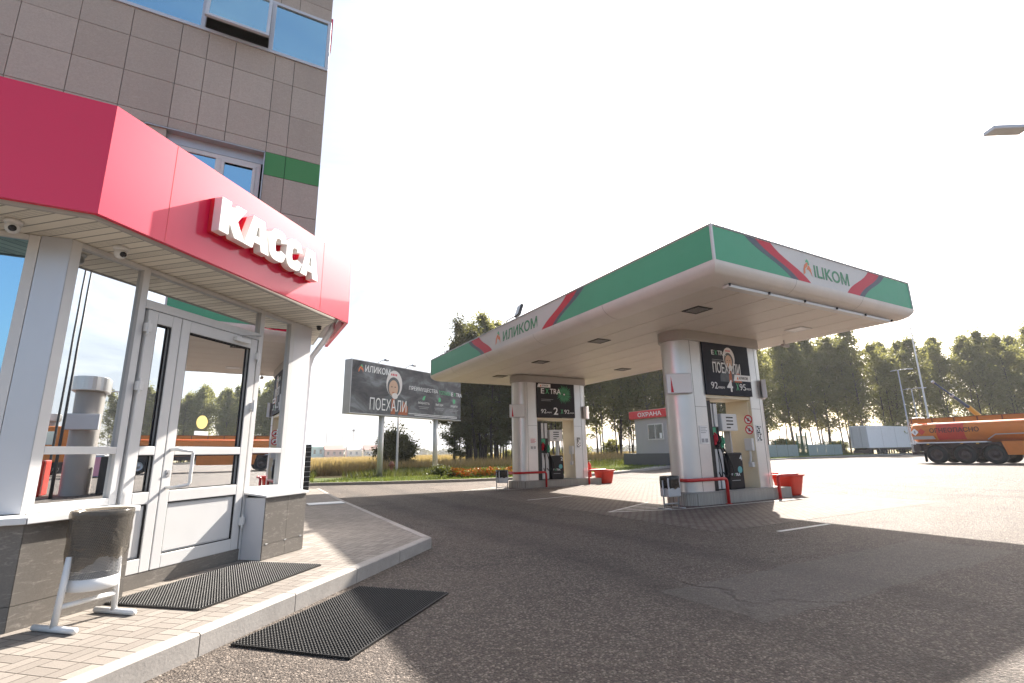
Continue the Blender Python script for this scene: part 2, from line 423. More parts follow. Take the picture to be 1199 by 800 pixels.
def m_herring():
    """block paving laid in a double basket weave along the shop front"""
    m, t, out = nt('paving_blocks')
    v = pos(t, (0, 0, ROTD))
    s = N(t, 'ShaderNodeSeparateXYZ'); t.links.new(v, s.inputs[0])
    x, y = s.outputs[0], s.outputs[1]
    # L = block length, two blocks side by side fill a square cell; cells alternate direction
    Lb = .20
    cx = mth(t, 'FLOOR', mth(t, 'DIVIDE', x, Lb)); cy = mth(t, 'FLOOR', mth(t, 'DIVIDE', y, Lb))
    fx = mth(t, 'SUBTRACT', mth(t, 'DIVIDE', x, Lb), cx); fy = mth(t, 'SUBTRACT', mth(t, 'DIVIDE', y, Lb), cy)
    par = mth(t, 'ABSOLUTE', mth(t, 'MODULO', mth(t, 'ADD', cx, cy), 2))
    def edge(f):  # distance to nearest cell border
        return mth(t, 'MINIMUM', f, mth(t, 'SUBTRACT', 1, f))
    ex, ey = edge(fx), edge(fy)
    hx = mth(t, 'ABSOLUTE', mth(t, 'SUBTRACT', fx, .5)); hy = mth(t, 'ABSOLUTE', mth(t, 'SUBTRACT', fy, .5))
    mid = mth(t, 'ADD', mth(t, 'MULTIPLY', par, hx), mth(t, 'MULTIPLY', mth(t, 'SUBTRACT', 1, par), hy))
    d = mth(t, 'MINIMUM', mth(t, 'MINIMUM', ex, ey), mid)
    j = ramp(t, d, [(.012, 1.), (.034, 0.)])
    half = mth(t, 'ADD', mth(t, 'MULTIPLY', par, mth(t, 'GREATER_THAN', fx, .5)), mth(t, 'MULTIPLY', mth(t, 'SUBTRACT', 1, par), mth(t, 'GREATER_THAN', fy, .5)))
    cmb = N(t, 'ShaderNodeCombineXYZ'); t.links.new(cx, cmb.inputs[0]); t.links.new(cy, cmb.inputs[1]); t.links.new(half, cmb.inputs[2])
    wn = N(t, 'ShaderNodeTexWhiteNoise'); t.links.new(cmb.outputs[0], wn.inputs['Vector'])
    p = pos(t); n = noi(t, p, 1.1, 7, .65); f = noi(t, p, 80, 3, .6)
    c = mixc(t, wn.outputs['Value'], (.225, .198, .172), (.31, .277, .242))
    c = mixc(t, mth(t, 'MULTIPLY', ramp(t, n, [(.42, 0.), (.75, 1.)]), .35), c, (.16, .14, .12))
    c = mixc(t, f, mixc(t, .3, c, (0, 0, 0)), c)
    c = mixc(t, j, c, (.10, .085, .07))
    h = mth(t, 'ADD', mth(t, 'MULTIPLY', j, -1.), mth(t, 'MULTIPLY', f, .25))
    h = mth(t, 'ADD', h, mth(t, 'MULTIPLY', wn.outputs['Value'], .3))
    pr(t, out, c, .75, 0, .4, h, .7, .006)
    return m
M['paving'] = m_herring()
M['pavers_yard'] = m_paver('yard_pavers', (.19, .165, .142), (.26, .225, .195), (.045, .025, .022), .2, .1, 0, .012)
M['plinth_tile'] = m_paver('small_stone_tiles', (.46, .42, .37), (.54, .49, .43), (.26, .235, .205), .05, .05, 0, .004, .2)
M['concrete'] = simple('concrete', (.40, .37, .335), .8, var=.15, sc=2.5, fine=50, bump=.3, dirt=.4)
M['concrete_edge'] = simple('concrete_edge', (.38, .352, .325), .8, var=.30, sc=3.5, fine=50, bump=.5, dirt=.6)

def m_tile():
    m, t, out = nt('stone_cladding')
    v = pos(t, (.0, .55, 0), (1.5, 1.5, 7))
    n1 = noi(t, v, 5, 8, .7, .8); p = pos(t)
    n2 = noi(t, p, 55, 3, .6); n3 = noi(t, pos(t, (0, 0, 0), (1.2, 1.2, .16)), .9, 5, .6)
    at = N(t, 'ShaderNodeAttribute', attribute_name='rnd')
    c = mixc(t, at.outputs['Fac'], (.44, .365, .305), (.51, .43, .365))
    c = mixc(t, mth(t, 'MULTIPLY', ramp(t, n1, [(.54, 0.), (.70, 1.)]), .38), c, (.58, .50, .44))
    c = mixc(t, n2, mixc(t, .35, c, (0, 0, 0)), c)
    c = mixc(t, mth(t, 'MULTIPLY', ramp(t, n3, [(.50, 0.), (.78, 1.)]), .40), c, (.26, .21, .18))
    pr(t, out, c, .55, 0, .45, n1, .12, .006)
    return m
M['tile'] = m_tile()
def m_granite():
    m, t, out = nt('grey_granite')
    v = pos(t, (.5, .35, .2), (2.2, 2.2, 9))
    n1 = noi(t, v, 3.2, 9, .72, 1.1); p = pos(t)
    n2 = noi(t, p, 90, 3, .6); n3 = noi(t, p, 1.4, 4)
    c = mixc(t, n3, (.155, .140, .124), (.22, .20, .178))
    c = mixc(t, mth(t, 'MULTIPLY', ramp(t, n1, [(.53, 0.), (.70, 1.)]), .6), c, (.46, .42, .38))
    c = mixc(t, n2, mixc(t, .4, c, (0, 0, 0)), c)
    pr(t, out, c, .42, 0, .5, n1, .1, .004)
    return m
M['granite'] = m_granite()
def m_soffit():
    """vinyl soffit boards across the overhang, every second one punched with vent slots"""
    m, t, out = nt('vinyl_soffit')
    v = pos(t, (0, 0, ROTD))
    s = N(t, 'ShaderNodeSeparateXYZ'); t.links.new(v, s.inputs[0])
    x, y = s.outputs[0], s.outputs[1]
    f = mth(t, 'FRACT', mth(t, 'DIVIDE', x, .10))
    line = ramp(t, mth(t, 'MINIMUM', f, mth(t, 'SUBTRACT', 1, f)), [(.03, 1.), (.09, 0.)])
    f2 = mth(t, 'FRACT', mth(t, 'DIVIDE', x, .30))
    vent = mth(t, 'MULTIPLY', mth(t, 'GREATER_THAN', f2, .36), mth(t, 'LESS_THAN', f2, .64))
    hx = mth(t, 'FRACT', mth(t, 'DIVIDE', x, .020)); hy = mth(t, 'FRACT', mth(t, 'DIVIDE', y, .014))
    hole = mth(t, 'MULTIPLY', mth(t, 'GREATER_THAN', hx, .5), mth(t, 'GREATER_THAN', hy, .55))
    k = mth(t, 'MAXIMUM', mth(t, 'MULTIPLY', line, .8), mth(t, 'MULTIPLY', mth(t, 'MULTIPLY', vent, hole), .8))
    n = noi(t, pos(t), 1.5, 5)
    c = mixc(t, n, (.70, .65, .55), (.80, .74, .64))
    c = mixc(t, k, c, (.10, .085, .065))
    pr(t, out, c, .5, 0, .4, mth(t, 'MULTIPLY', k, -1), .5, .006)
    return m
M['soffit'] = m_soffit()
M['canopy_soffit'] = simple('canopy_soffit', (.70, .65, .585), .42, var=.07, sc=.6, dirt=.15)

def m_leaf(name, c1, c2, tr=.45):
    m, t, out = nt(name)
    v = pos(t)
    n = noi(t, v, .45, 4); n2 = noi(t, v, 6, 2)
    k = mth(t, 'ADD', mth(t, 'MULTIPLY', n, .65), mth(t, 'MULTIPLY', n2, .45))
    c = mixc(t, ramp(t, k, [(.3, 0.), (.75, 1.)]), c1, c2)
    d = N(t, 'ShaderNodeBsdfPrincipled'); d.inputs['Roughness'].default_value = .55; d.inputs['Specular IOR Level'].default_value = .3
    t.links.new(c, d.inputs['Base Color'])
    tl = N(t, 'ShaderNodeBsdfTranslucent'); t.links.new(mixc(t, .25, c, (.30, .28, .02)), tl.inputs[0])
    mx = N(t, 'ShaderNodeMixShader'); mx.inputs[0].default_value = tr
    t.links.new(d.outputs[0], mx.inputs[1]); t.links.new(tl.outputs[0], mx.inputs[2]); t.links.new(mx.outputs[0], out.inputs[0])
    return m
M['leaf'] = m_leaf('birch_leaves', (.105, .120, .042), (.29, .28, .115), .55)
M['leaf_dark'] = m_leaf('dark_leaves', (.040, .046, .020), (.10, .10, .042), .35)
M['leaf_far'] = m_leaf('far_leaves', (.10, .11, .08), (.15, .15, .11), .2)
M['grass'] = m_leaf('green_grass', (.060, .105, .018), (.16, .21, .045), .35)
M['grass_dark'] = m_leaf('dark_grass', (.035, .06, .014), (.09, .11, .03), .3)
M['reed'] = m_leaf('dry_grass', (.26, .18, .075), (.44, .32, .15), .35)
def m_field():
    m, t, out = nt('field_ground')
    v = pos(t)
    n = noi(t, v, .05, 6, .6); n2 = noi(t, v, 2., 6, .7); n3 = noi(t, v, .008, 3)
    c = mixc(t, ramp(t, n, [(.35, 0.), (.65, 1.)]), (.30, .22, .10), (.20, .175, .07))
    c = mixc(t, ramp(t, n3, [(.45, 0.), (.6, 1.)]), c, (.36, .28, .15))
    c = mixc(t, n2, mixc(t, .4, c, (0, 0, 0)), c)
    pr(t, out, c, .9, 0, .2, n2, .8, .1)
    return m
M['field'] = m_field()
def m_lawn():
    m, t, out = nt('lawn_ground')
    v = pos(t); n = noi(t, v, 1.2, 6, .65); n2 = noi(t, v, 30, 3)
    c = mixc(t, ramp(t, n, [(.35, 0.), (.7, 1.)]), (.075, .12, .025), (.16, .17, .05))
    c = mixc(t, n2, mixc(t, .5, c, (0, 0, 0)), c)
    pr(t, out, c, .9, 0, .2, n2, .8, .03)
    return m
M['lawn'] = m_lawn()
def m_perf():
    m, t, out = nt('perforated_sheet')
    g = N(t, 'ShaderNodeTexCoord'); s = N(t, 'ShaderNodeSeparateXYZ'); t.links.new(g.outputs['Object'], s.inputs[0])
    ang = mth(t, 'ARCTAN2', s.outputs[1], s.outputs[0])
    u = mth(t, 'MULTIPLY', ang, 15.9); w = mth(t, 'MULTIPLY', s.outputs[2], 92.)
    row = mth(t, 'FLOOR', w)
    u2 = mth(t, 'ADD', u, mth(t, 'MULTIPLY', mth(t, 'MODULO', row, 2), .5))
    fu = mth(t, 'SUBTRACT', mth(t, 'FRACT', u2), .5); fv = mth(t, 'SUBTRACT', mth(t, 'FRACT', w), .5)
    d = mth(t, 'SQRT', mth(t, 'ADD', mth(t, 'MULTIPLY', fu, fu), mth(t, 'MULTIPLY', fv, fv)))
    hole = mth(t, 'LESS_THAN', d, .37)
    p = pr(t, None, (.22, .225, .235), .42, .3)
    tr = N(t, 'ShaderNodeBsdfTransparent')
    mx = N(t, 'ShaderNodeMixShader'); t.links.new(hole, mx.inputs[0]); t.links.new(p.outputs[0], mx.inputs[1]); t.links.new(tr.outputs[0], mx.inputs[2])
    t.links.new(mx.outputs[0], out.inputs[0]); return m
M['perf'] = m_perf()
def m_bag():
    m, t, out = nt('bin_liner')
    v = pos(t, (0, 0, 0), (1, 1, .45)); n = noi(t, v, 9, 3, .5, .6)
    p = pr(t, None, (.15, .142, .13), .18, 0, .7, n, .5, .03)
    tr = N(t, 'ShaderNodeBsdfTransparent'); tr.inputs[0].default_value = (.62, .56, .48, 1)
    mx = N(t, 'ShaderNodeMixShader'); mx.inputs[0].default_value = .58
    t.links.new(p.outputs[0], mx.inputs[1]); t.links.new(tr.outputs[0], mx.inputs[2]); t.links.new(mx.outputs[0], out.inputs[0]); return m
M['bag'] = m_bag()
M['bag_black'] = simple('bag_black', (.015, .015, .016), .25, bump=.3, fine=30)

# ------------------------------------------------------------------ the ground
def sheet(name, poly, dz, mat, kind='structure', cuts=True):
    bm = bmesh.new()
    bm.faces.new([bm.verts.new((p[0], p[1], 0)) for p in poly])
    bmesh.ops.triangulate(bm, faces=bm.faces[:])
    if cuts:
        for k in range(17):
            bmesh.ops.bisect_plane(bm, geom=bm.verts[:]+bm.edges[:]+bm.faces[:], plane_co=(14+k, 0, 0), plane_no=(1, 0, 0))
    for q in bm.verts: q.co.z = terr(q.co.x)+dz
    bmesh.ops.recalc_face_normals(bm, faces=bm.faces)
    for f in bm.faces:
        if f.normal.z < 0: f.normal_flip()
    me = bpy.data.meshes.new(name); bm.to_mesh(me); bm.free(); me.materials.append(mat)
    o = bpy.data.objects.new(name, me); COL.objects.link(o); o['kind'] = kind
    return o
KERB = [(-60, 34), (-40, 31), (-12, 27.6), (3.4, 25.4), (6.3, 24.0), (9.8, 23.0), (14, 22.7), (18.7, 22.4), (21.5, 22.8), (25, 23.8), (32, 25.6), (41, 27.8), (52, 30.5), (65, 32.6), (82, 30.5), (100, 24), (125, 12), (150, -5)]
sheet('ground', [(-1500, -1500), (1500, -1500), (1500, 1500), (-1500, 1500)], -.03, M['field'])
sheet('asphalt_yard', [(-60, -90), (150, -90)]+KERB[::-1], 0, M['asphalt'])
def off(poly, d):
    out = []
    for i, p in enumerate(poly):
        a = Vector(poly[max(i-1, 0)]); b = Vector(poly[min(i+1, len(poly)-1)])
        t = (b-a).normalized(); out.append((p[0]-t.y*d, p[1]+t.x*d))
    return out
K1 = off(KERB, .16); K2 = off(KERB, 6.0)
def ribbon(name, A, B, dz, mat, kind='structure'):
    mb = MB()
    def dens(P):
        o = []
        for i in range(len(P)-1):
            for k in range(8): o.append(tuple(P[i][j]+(P[i+1][j]-P[i][j])*k/8 for j in (0, 1)))
        return o+[P[-1]]
    A = dens(A); B = dens(B); n = 6
    vs = []; fs = []
    for a, b in zip(A, B):
        for k in range(n+1):
            x = a[0]+(b[0]-a[0])*k/n; y = a[1]+(b[1]-a[1])*k/n
            vs.append((x, y, terr(x)+dz))
    for i in range(len(A)-1):
        for k in range(n): fs.append((i*(n+1)+k, (i+1)*(n+1)+k, (i+1)*(n+1)+k+1, i*(n+1)+k+1))
    mb.add(vs, fs); o = mb.build(name, mat); o['kind'] = kind; return o
ribbon('grass_verge', K1, K2, .10, M['lawn'])
def kerb_stones(name, P, w, top, bot, step=1.0, mat=None, left=True):
    """kerb stones end to end, with a 6 mm joint between them"""
    mb = MB()
    for i in range(len(P)-1):
        a = Vector(P[i]); b = Vector(P[i+1]); L = (b-a).length; n = max(1, round(L/step)); t = (b-a)/L
        m_ = Vector((-t.y, t.x))
        for k in range(n):
            p = a+t*(L*k/n+.005); q = a+t*(L*(k+1)/n-.005)
            zp = terr(p.x); zq = terr(q.x); e = .012
            prof = [(0, bot), (0, top-e), (e, top), (w-e, top), (w, top-e), (w, bot)]
            vs = [(p.x+m_.x*u, p.y+m_.y*u, zp+z) for u, z in prof]+[(q.x+m_.x*u, q.y+m_.y*u, zq+z) for u, z in prof]
            fs = [(j, j+1, 7+j, 6+j) for j in range(5)]+[(5, 4, 3, 2, 1, 0), (6, 7, 8, 9, 10, 11)]
            mb.add(vs, [f[::-1] for f in fs])
    o = mb.build(name, mat or M['concrete'], recalc=True); o['kind'] = 'structure'; return o
kerb_stones('verge_kerb', KERB[1:], .16, .13, -.1, 2.0)
# the shop pavement, one step up
Pc = bay(7.215, -3.08, 0)[:2]
sw = [bay(-9, -3.07, 0)[:2], Pc, (2.80, 14.9), (3.02, 20.6)]
swi = [bay(-9, -3.07-.13, 0)[:2], bay(7.16, -3.07-.13, 0)[:2], (2.67, 14.9), (2.89, 20.6)]
sheet('paved_footway', swi+[(1.0, 21.5), (-30, 21.5), (-30, -8)], .146, M['paving'], cuts=False)
kerb_stones('footway_kerb', sw, .13, .152, -.05, 1.0, M['concrete_edge'])
mb = MB(); mb.bbox(1.78, 2.66, 13.75, 14.28, .147, .165, .006)
o = mb.build('drain_cover', M['white_metal']); props(o, 'pale metal drain cover set flat across the paved footway beside the building', 'drain cover')
# block paving under the canopy, and the painted lines
sheet('block_paved_apron', [(7.2, 6.02), (15.4, 6.02), (15.4, 20.6), (7.2, 20.6)], .004, M['pavers_yard'])
mb = MB()
def line(p, q, w=.1):
    p = Vector(p); q = Vector(q); t = (q-p).normalized(); m_ = Vector((-t.y, t.x))*w/2
    mb.sheet([tuple(p+m_), tuple(p-m_), tuple(q-m_), tuple(q+m_)], .008)
for dy in (0, 8.3):
    T_, A, B2 = Vector((7.57, 9.2+dy)), Vector((9.75, 10.25+dy)), Vector((9.35, 8.63+dy))
    line(T_, A, .08); line(T_, B2, .08); line(B2, (13.8, 8.50+dy), .08)
    for k in range(1, 6):
        u = k/6; line(T_+(A-T_)*u, A*u+B2*(1-u), .08)
for x in (8.04,): line((x, 5.45), (x+1.5, 5.46), .09)
line((7.6, 12.85), (9.4, 13.15), .09)
o = mb.build('painted_lines', M['road_white']); o['kind'] = 'structure'

# ------------------------------------------------------------------ station building
B = thing('station_building', 'brown stone clad station building with crimson fascia band and glazed entrance bay', 'building', (-1.0, 8.0, 0))
xs = [.851, .313, .012, -.572, -.951, -1.305, -1.92, -2.51, -3.12]
while xs[-1] > -9: xs.append(xs[-1]-.6)
zs = [3.39, 3.98, 4.57, 5.16, 5.765, 6.17, 6.34, 6.93, 7.52, 8.02, 9.06, 9.33, 9.92, 10.51, 11.1, 11.7, 12.3]
mb = MB(); rn = []; gb = MB()
for i in range(len(xs)-1):
    for j in range(len(zs)-1):
        x1, x0 = xs[i]-.004, xs[i+1]+.004; z0, z1 = zs[j]+.004, zs[j+1]-.004
        xm, zm = (x0+x1)/2, (z0+z1)/2
        if 8.02 < zm < 9.06: continue
        if -1.58 < xm < .012 and 5.16 < zm < 6.17: continue
        if xm < .012 and 6.17 < zm < 6.34:
            pass
        if xm > .012 and 5.765 < zm < 6.17: gb.box(x0, x1, 8.098, 8.13, z0, z1); continue
        if xm > .012 and 6.17 < zm < 6.34: pass
        mb.box(x0, x1, 8.10+R.uniform(-.001, .001), 8.13, z0, z1); q = R.random(); rn += [q]*6
mb.rnd = rn
mb.build('stone_cladding', M['tile'], B, rnd=True)
gb.build('green_band', M['green_band'], B)
mb = MB()      # the body of the block, with the openings of the windows left out
def wallbox(x0, x1, z0, z1): mb.box(x0, x1, 8.131, 8.45, z0, z1)
wallbox(-9.6, .84, 3.35, 5.16); wallbox(.012, .84, 5.16, 8.02); wallbox(-9.6, -1.58, 5.16, 8.02); wallbox(-1.58, .012, 6.15, 8.02); wallbox(-9.6, .84, 9.06, 12.3)
mb.box(.60, .845, 8.451, 30, .15, 12.3); mb.box(-9.6, .84, 8.45, 30, 12.3, 12.5); mb.box(-9.9, -9.6, 8.1, 30, .15, 12.5)
mb.build('wall', M['dark'], B)
mb = MB(); mb.box(-9.6, .59, 12.0, 12.1, 3.4, 12.2); mb.build('upper_room_wall', M['interior'], B)
mb = MB(); mb.box(-9.6, .59, 8.46, 12.0, 5.0, 5.1); mb.box(-9.6, .59, 8.46, 12.0, 7.7, 7.8); mb.box(-9.6, .59, 8.46, 12.0, 9.3, 9.4); mb.build('floor_slab', M['interior'], B)
# upper strip window
W1 = MB()
for x0, x1, z0, z1 in ((-9.6, .851, 8.02, 8.075), (-9.6, .851, 9.005, 9.06), (.79, .851, 8.075, 9.005), (-.115, -.045, 8.075, 9.005), (-1.085, -1.02, 8.075, 9.005), (-3.1, -3.03, 8.075, 9.005), (-5.2, -5.13, 8.075, 9.005)):
    W1.box(x0, x1, 8.075, 8.15, z0, z1)
win = W1.build('window', M['alu_grey'], B, bevel=.004)
g = MB()
for x0, x1 in ((-.045, .79), (-3.03, -1.085), (-5.13, -3.1)): g = MB(); g.box(x0, x1, 8.105, 8.113, 8.075, 9.005); g.build('pane', M['glass_painted_sky'], win)
tilt = Matrix.Translation((0, 8.075, 9.0)) @ Matrix.Rotation(math.radians(-13), 4, 'X')
sa = MB(tilt)
for x0, x1, z0, z1 in ((-1.02, -.115, -.93, -.88), (-1.02, -.115, -.05, 0), (-1.02, -.97, -.88, -.05), (-.165, -.115, -.88, -.05)): sa.box(x0, x1, -.05, .0, z0, z1)
sa.build('open_sash', M['alu_grey'], win, bevel=.004)
g = MB(tilt); g.box(-.97, -.165, -.03, -.022, -.88, -.05); g.build('sash_pane', M['glass_painted_sky'], win)
g = MB()
for k in range(26):
    x = -2.9+k*.028; g.box(x, x+.026, 8.36+.02*(k % 2), 8.37+.02*(k % 2), 8.08, 9.0)
for k in range(12):
    x = -.02+k*.026; g.box(x, x+.024, 8.36+.02*(k % 2), 8.37+.02*(k % 2), 8.08, 9.0)
g.build('curtain', M['curtain'], win)
# lower window over the fascia
W2 = MB()
for x0, x1, z0, z1 in ((-1.50, -.03, 5.2, 5.27), (-1.50, -.03, 5.91, 5.98), (-.10, -.03, 5.27, 5.91), (-1.5, -1.43, 5.27, 5.91), (-.66, -.58, 5.27, 5.91)): W2.box(x0, x1, 8.20, 8.27, z0, z1)
W2.box(-.58, -.10, 8.185, 8.2, 5.27, 5.31); W2.box(-.58, -.10, 8.185, 8.2, 5.87, 5.91); W2.box(-.58, -.535, 8.185, 8.2, 5.31, 5.87); W2.box(-.145, -.10, 8.185, 8.2, 5.31, 5.87)
win2 = W2.build('window', M['white_pvc'], B, bevel=.004)
g = MB()
for x0, x1 in ((-.58, -.10), (-1.43, -.66)): g = MB(); g.box(x0, x1, 8.225, 8.233, 5.27, 5.91); g.build('pane', M['glass_painted_sky'], win2)
g = MB()
for k in range(16):
    x = -.60+k*.03; g.box(x, x+.028, 8.36+.02*(k % 2), 8.37+.02*(k % 2), 5.25, 5.93)
for k in range(24):
    z = 5.93-k*.02; g.box(-1.42, -.68, 8.36, 8.368, z-.014, z)
g.build('curtain', M['curtain'], win2)
g = MB(); g.box(-1.57, .010, 8.07, 8.29, 6.135, 6.15); g.box(-1.575, -1.56, 8.08, 8.29, 5.2, 6.134); g.box(-.005, .010, 8.08, 8.29, 5.2, 6.134); g.box(-1.56, -.005, 8.2, 8.29, 5.985, 6.134); g.box(-1.57, .01, 8.06, 8.29, 5.17, 5.19)
g.build('window_surround', M['galv'], B)
g = MB(); g.box(.852, .92, 8.5, 9.6, 8.84, 9.55); g.build('side_sign', M['fascia'], B)

# glazed entrance bay -------------------------------------------------
BM = baym()
fr = MB(BM); zt = 3.265
D0, D1 = -4.83, -4.75
def bar(s0, s1, z0, z1, p=0): fr.box(s0, s1, D0, D1+p, z0, z1)
# fixed window on the left of the door, sidelight on its right, transom over it
fr.box(2.99, 3.075, D0, D1, .94, zt); fr.box(3.665, 3.735, D0, D1, .15, zt)
bar(3.076, 3.664, .94, 1.005); bar(3.076, 3.664, 1.40, 1.465); bar(3.076, 3.664, zt-.045, zt)
winA = fr.build('window', M['white_pvc'], B, bevel=.004)
g = MB(BM); g.box(3.076, 3.664, -4.80, -4.792, 1.006, 1.399); g.build('pane', M['glass'], winA); g = MB(BM); g.box(3.076, 3.664, -4.80, -4.792, 1.466, zt-.046); g.build('pane', M['glass'], winA)
fr = MB(BM); bar(3.736, 5.30, 2.845, 2.935); bar(3.736, 5.30, zt-.045, zt)
winB = fr.build('transom_window', M['white_pvc'], B, bevel=.004)
g = MB(BM); g.box(3.736, 5.30, -4.80, -4.792, 2.936, zt-.046); g.build('pane', M['glass'], winB)
fr = MB(BM); fr.box(5.301, 5.375, D0, D1, .15, zt); fr.box(5.90, 5.975, D0, D1, .90, zt); bar(5.376, 5.899, .91, .985); bar(5.376, 5.899, 1.40, 1.465); bar(5.376, 5.899, zt-.045, zt)
winC = fr.build('window', M['white_pvc'], B, bevel=.004)
g = MB(BM); g.box(5.376, 5.899, -4.80, -4.792, .986, 1.399); g.build('pane', M['glass'], winC); g = MB(BM); g.box(5.376, 5.899, -4.80, -4.792, 1.466, zt-.046); g.build('pane', M['glass'], winC)
# double door
def leaf(s0, s1, lw, hinges, name):
    mb = MB(BM); z0, z1 = .285, 2.835
    b = lw
    mb.box(s0, s0+b, -4.825, -4.735, z0, z1); mb.box(s1-b, s1, -4.825, -4.735, z0, z1)
    for p, q in ((z0, z0+.13), (.915, 1.03), (1.385, 1.47), (z1-.125, z1)): mb.box(s0+b+.0005, s1-b-.0005, -4.825, -4.736, p, q)
    d = mb.build(name, M['white_pvc'], B, bevel=.006)
    g = MB(BM); g.box(s0+b, s1-b, -4.79, -4.782, 1.031, 1.384); g.box(s0+b, s1-b, -4.79, -4.782, 1.471, z1-.126); g.build('door_glass', M['glass'], d)
    g = MB(BM); g.box(s0+b+.001, s1-b-.001, -4.80, -4.765, z0+.131, .914); g.box(s0+b+.02, s1-b-.02, -4.764, -4.758, z0+.15, .895); g.build('door_panel', M['white_pvc'], d, bevel=.003)
    g = MB(BM)     # rubber seals round the glass
    for p, q in ((1.031, 1.384), (1.471, z1-.126), (z0+.131, .914)):
        g.box(s0+b, s0+b+.010, -4.7635, -4.745, p, q); g.box(s1-b-.010, s1-b, -4.7635, -4.745, p, q); g.box(s0+b+.011, s1-b-.011, -4.763, -4.745, q-.010, q); g.box(s0+b+.011, s1-b-.011, -4.763, -4.745, p, p+.008)
    g.build('door_seal', M['rubber'], d)
    for hs, hz in hinges:
        g = MB(BM); g.bbox(hs-.035, hs+.035, -4.735, -4.70, hz-.045, hz+.045, .006); g.tube([(hs-.01, -4.70, hz-.075), (hs-.01, -4.70, hz+.075)], .012, 8); g.build('hinge', M['white_metal'], d)
    return d
lA = leaf(3.765, 4.145, .105, ((3.76, 2.64), (3.76, 2.05), (3.76, .6)), 'door')
lB = leaf(4.155, 5.265, .105, ((5.27, 2.62), (5.27, 1.98), (5.27, .60)), 'door')
g = MB(BM); g.tube([(4.215, -4.735, 1.06), (4.215, -4.64, 1.06), (4.235, -4.60, 1.07), (4.335, -4.585, 1.08), (4.345, -4.582, 1.10), (4.345, -4.582, 1.40), (4.335, -4.585, 1.425), (4.235, -4.60, 1.43), (4.215, -4.64, 1.44), (4.215, -4.735, 1.44)], .016, 10)
g.build('handle', M['white_metal'], lB, smooth=True)
g = MB(BM); g.bbox(4.19, 4.235, -4.735, -4.728, 1.17, 1.24, .004); g.tube([(4.213, -4.728, 1.205), (4.213, -4.715, 1.205)], .012, 10); g.build('lock', M['galv'], lB)
g = MB(BM); g.bbox(4.86, 5.09, -4.735, -4.68, 2.745, 2.80, .008); g.build('door_closer', M['white_metal'], lB)
g = MB(BM); g.tube([(4.97, -4.70, 2.80), (4.97, -4.70, 2.83), (5.16, -4.60, 2.86), (5.24, -4.735, 2.88)], .008, 6); g.build('closer_arm', M['galv'], lB)
f1 = frame(bay(0, -4.7815, 0), (DX, DY, 0), (0, 0, 1))
g = MB(f1); g.disc((4.60, 1.745, .002), .075, 32); g.build('round_sticker', M['yellow'], lB)
g = MB(f1); g.box(4.515, 4.70, 1.60, 1.645, .001, .003); nb = g.build('notice', M['white_flat'], lB)
g = MB(BM); g.box(3.736, 5.30, -4.87, -4.74, .147, .283); g.build('threshold', M['granite'], B)
# corner post and the glazing of the left face (runs along X at y = 5.47)
g = MB(); p0 = bay(2.99, -4.75, 0); p1 = bay(2.99, -4.83, 0)
g.prism([(p0[0]-.002, p0[1]-.004), (-1.635, 5.468), (-1.635, 5.56), (p1[0]-.02, p1[1]+.02)], .945, zt)
g.build('corner_panel', M['alu_grey'], B)
def glaz_x(x0, x1):
    g = MB()
    g.box(x1-.075, x1, 5.47, 5.55, .94, zt); g.box(x0, x0+.06, 5.47, 5.55, .94, zt)
    for p, q in ((.94, 1.0), (1.40, 1.465), (zt-.045, zt)): g.box(x0+.0605, x1-.0755, 5.471, 5.549, p, q)
    w = g.build('window', M['white_pvc'], B, bevel=.004)
    g = MB(); g.box(x0+.06, x1-.075, 5.505, 5.513, 1.0, 1.40); g.build('pane', M['glass_painted_sky'], w); g = MB(); g.box(x0+.06, x1-.075, 5.505, 5.513, 1.465, zt-.045); g.build('pane', M['glass_painted_sky'], w)
glaz_x(-3.2, -1.64); glaz_x(-4.8, -3.203); glaz_x(-6.4, -4.803)
# stone plinth, white sills
def plinth(poly, z0, z1): g.prism(poly, z0, z1)
cA = bay(2.88, -4.5, 0)[:2]; cB = bay(3.72, -4.5, 0)[:2]; cC = bay(3.72, -4.86, 0)[:2]; cD = bay(3.0, -4.86, 0)[:2]
g = MB()
nx = 6
for z0, z1 in ((.147, .318), (.322, .885)):
    g.prism([cA, cB, cC, cD], z0, z1)
    for k in range(nx):
        x1 = cA[0]-.004-k*.6; g.prism([(x1, cA[1]+.001), (x1-.594, cA[1]+.001), (x1-.594, 5.6), (x1-(0.02 if k == 0 else 0), 5.6)], z0, z1)
g.build('plinth', M['granite'], B)
g = MB(); s0 = bay(2.855, -4.45, 0)[:2]; s1 = bay(3.735, -4.45, 0)[:2]; s2 = bay(3.735, -4.75, 0)[:2]; s3 = bay(3.03, -4.75, 0)[:2]
g.prism([s0, s1, s2, s3], .888, .938); g.prism([(s0[0]-.003, s0[1]), (s3[0]-.003, s3[1]), (-5, 5.47), (-5, s0[1])], .888, .938)
g.build('sill', M['white_metal'], B, bevel=.006)
# wall post at the right end, and the wall that runs back from it
g = MB(BM); g.box(5.977, 6.36, -4.86, -4.752, .147, zt); g.build('wall_post', M['panel_grey'], B)
e0 = bay(6.358, -4.76, 0)
g = MB(); g.box(.62, e0[0], e0[1]+.004, 9.4, .147, zt); g.build('side_wall', M['panel_grey'], B)
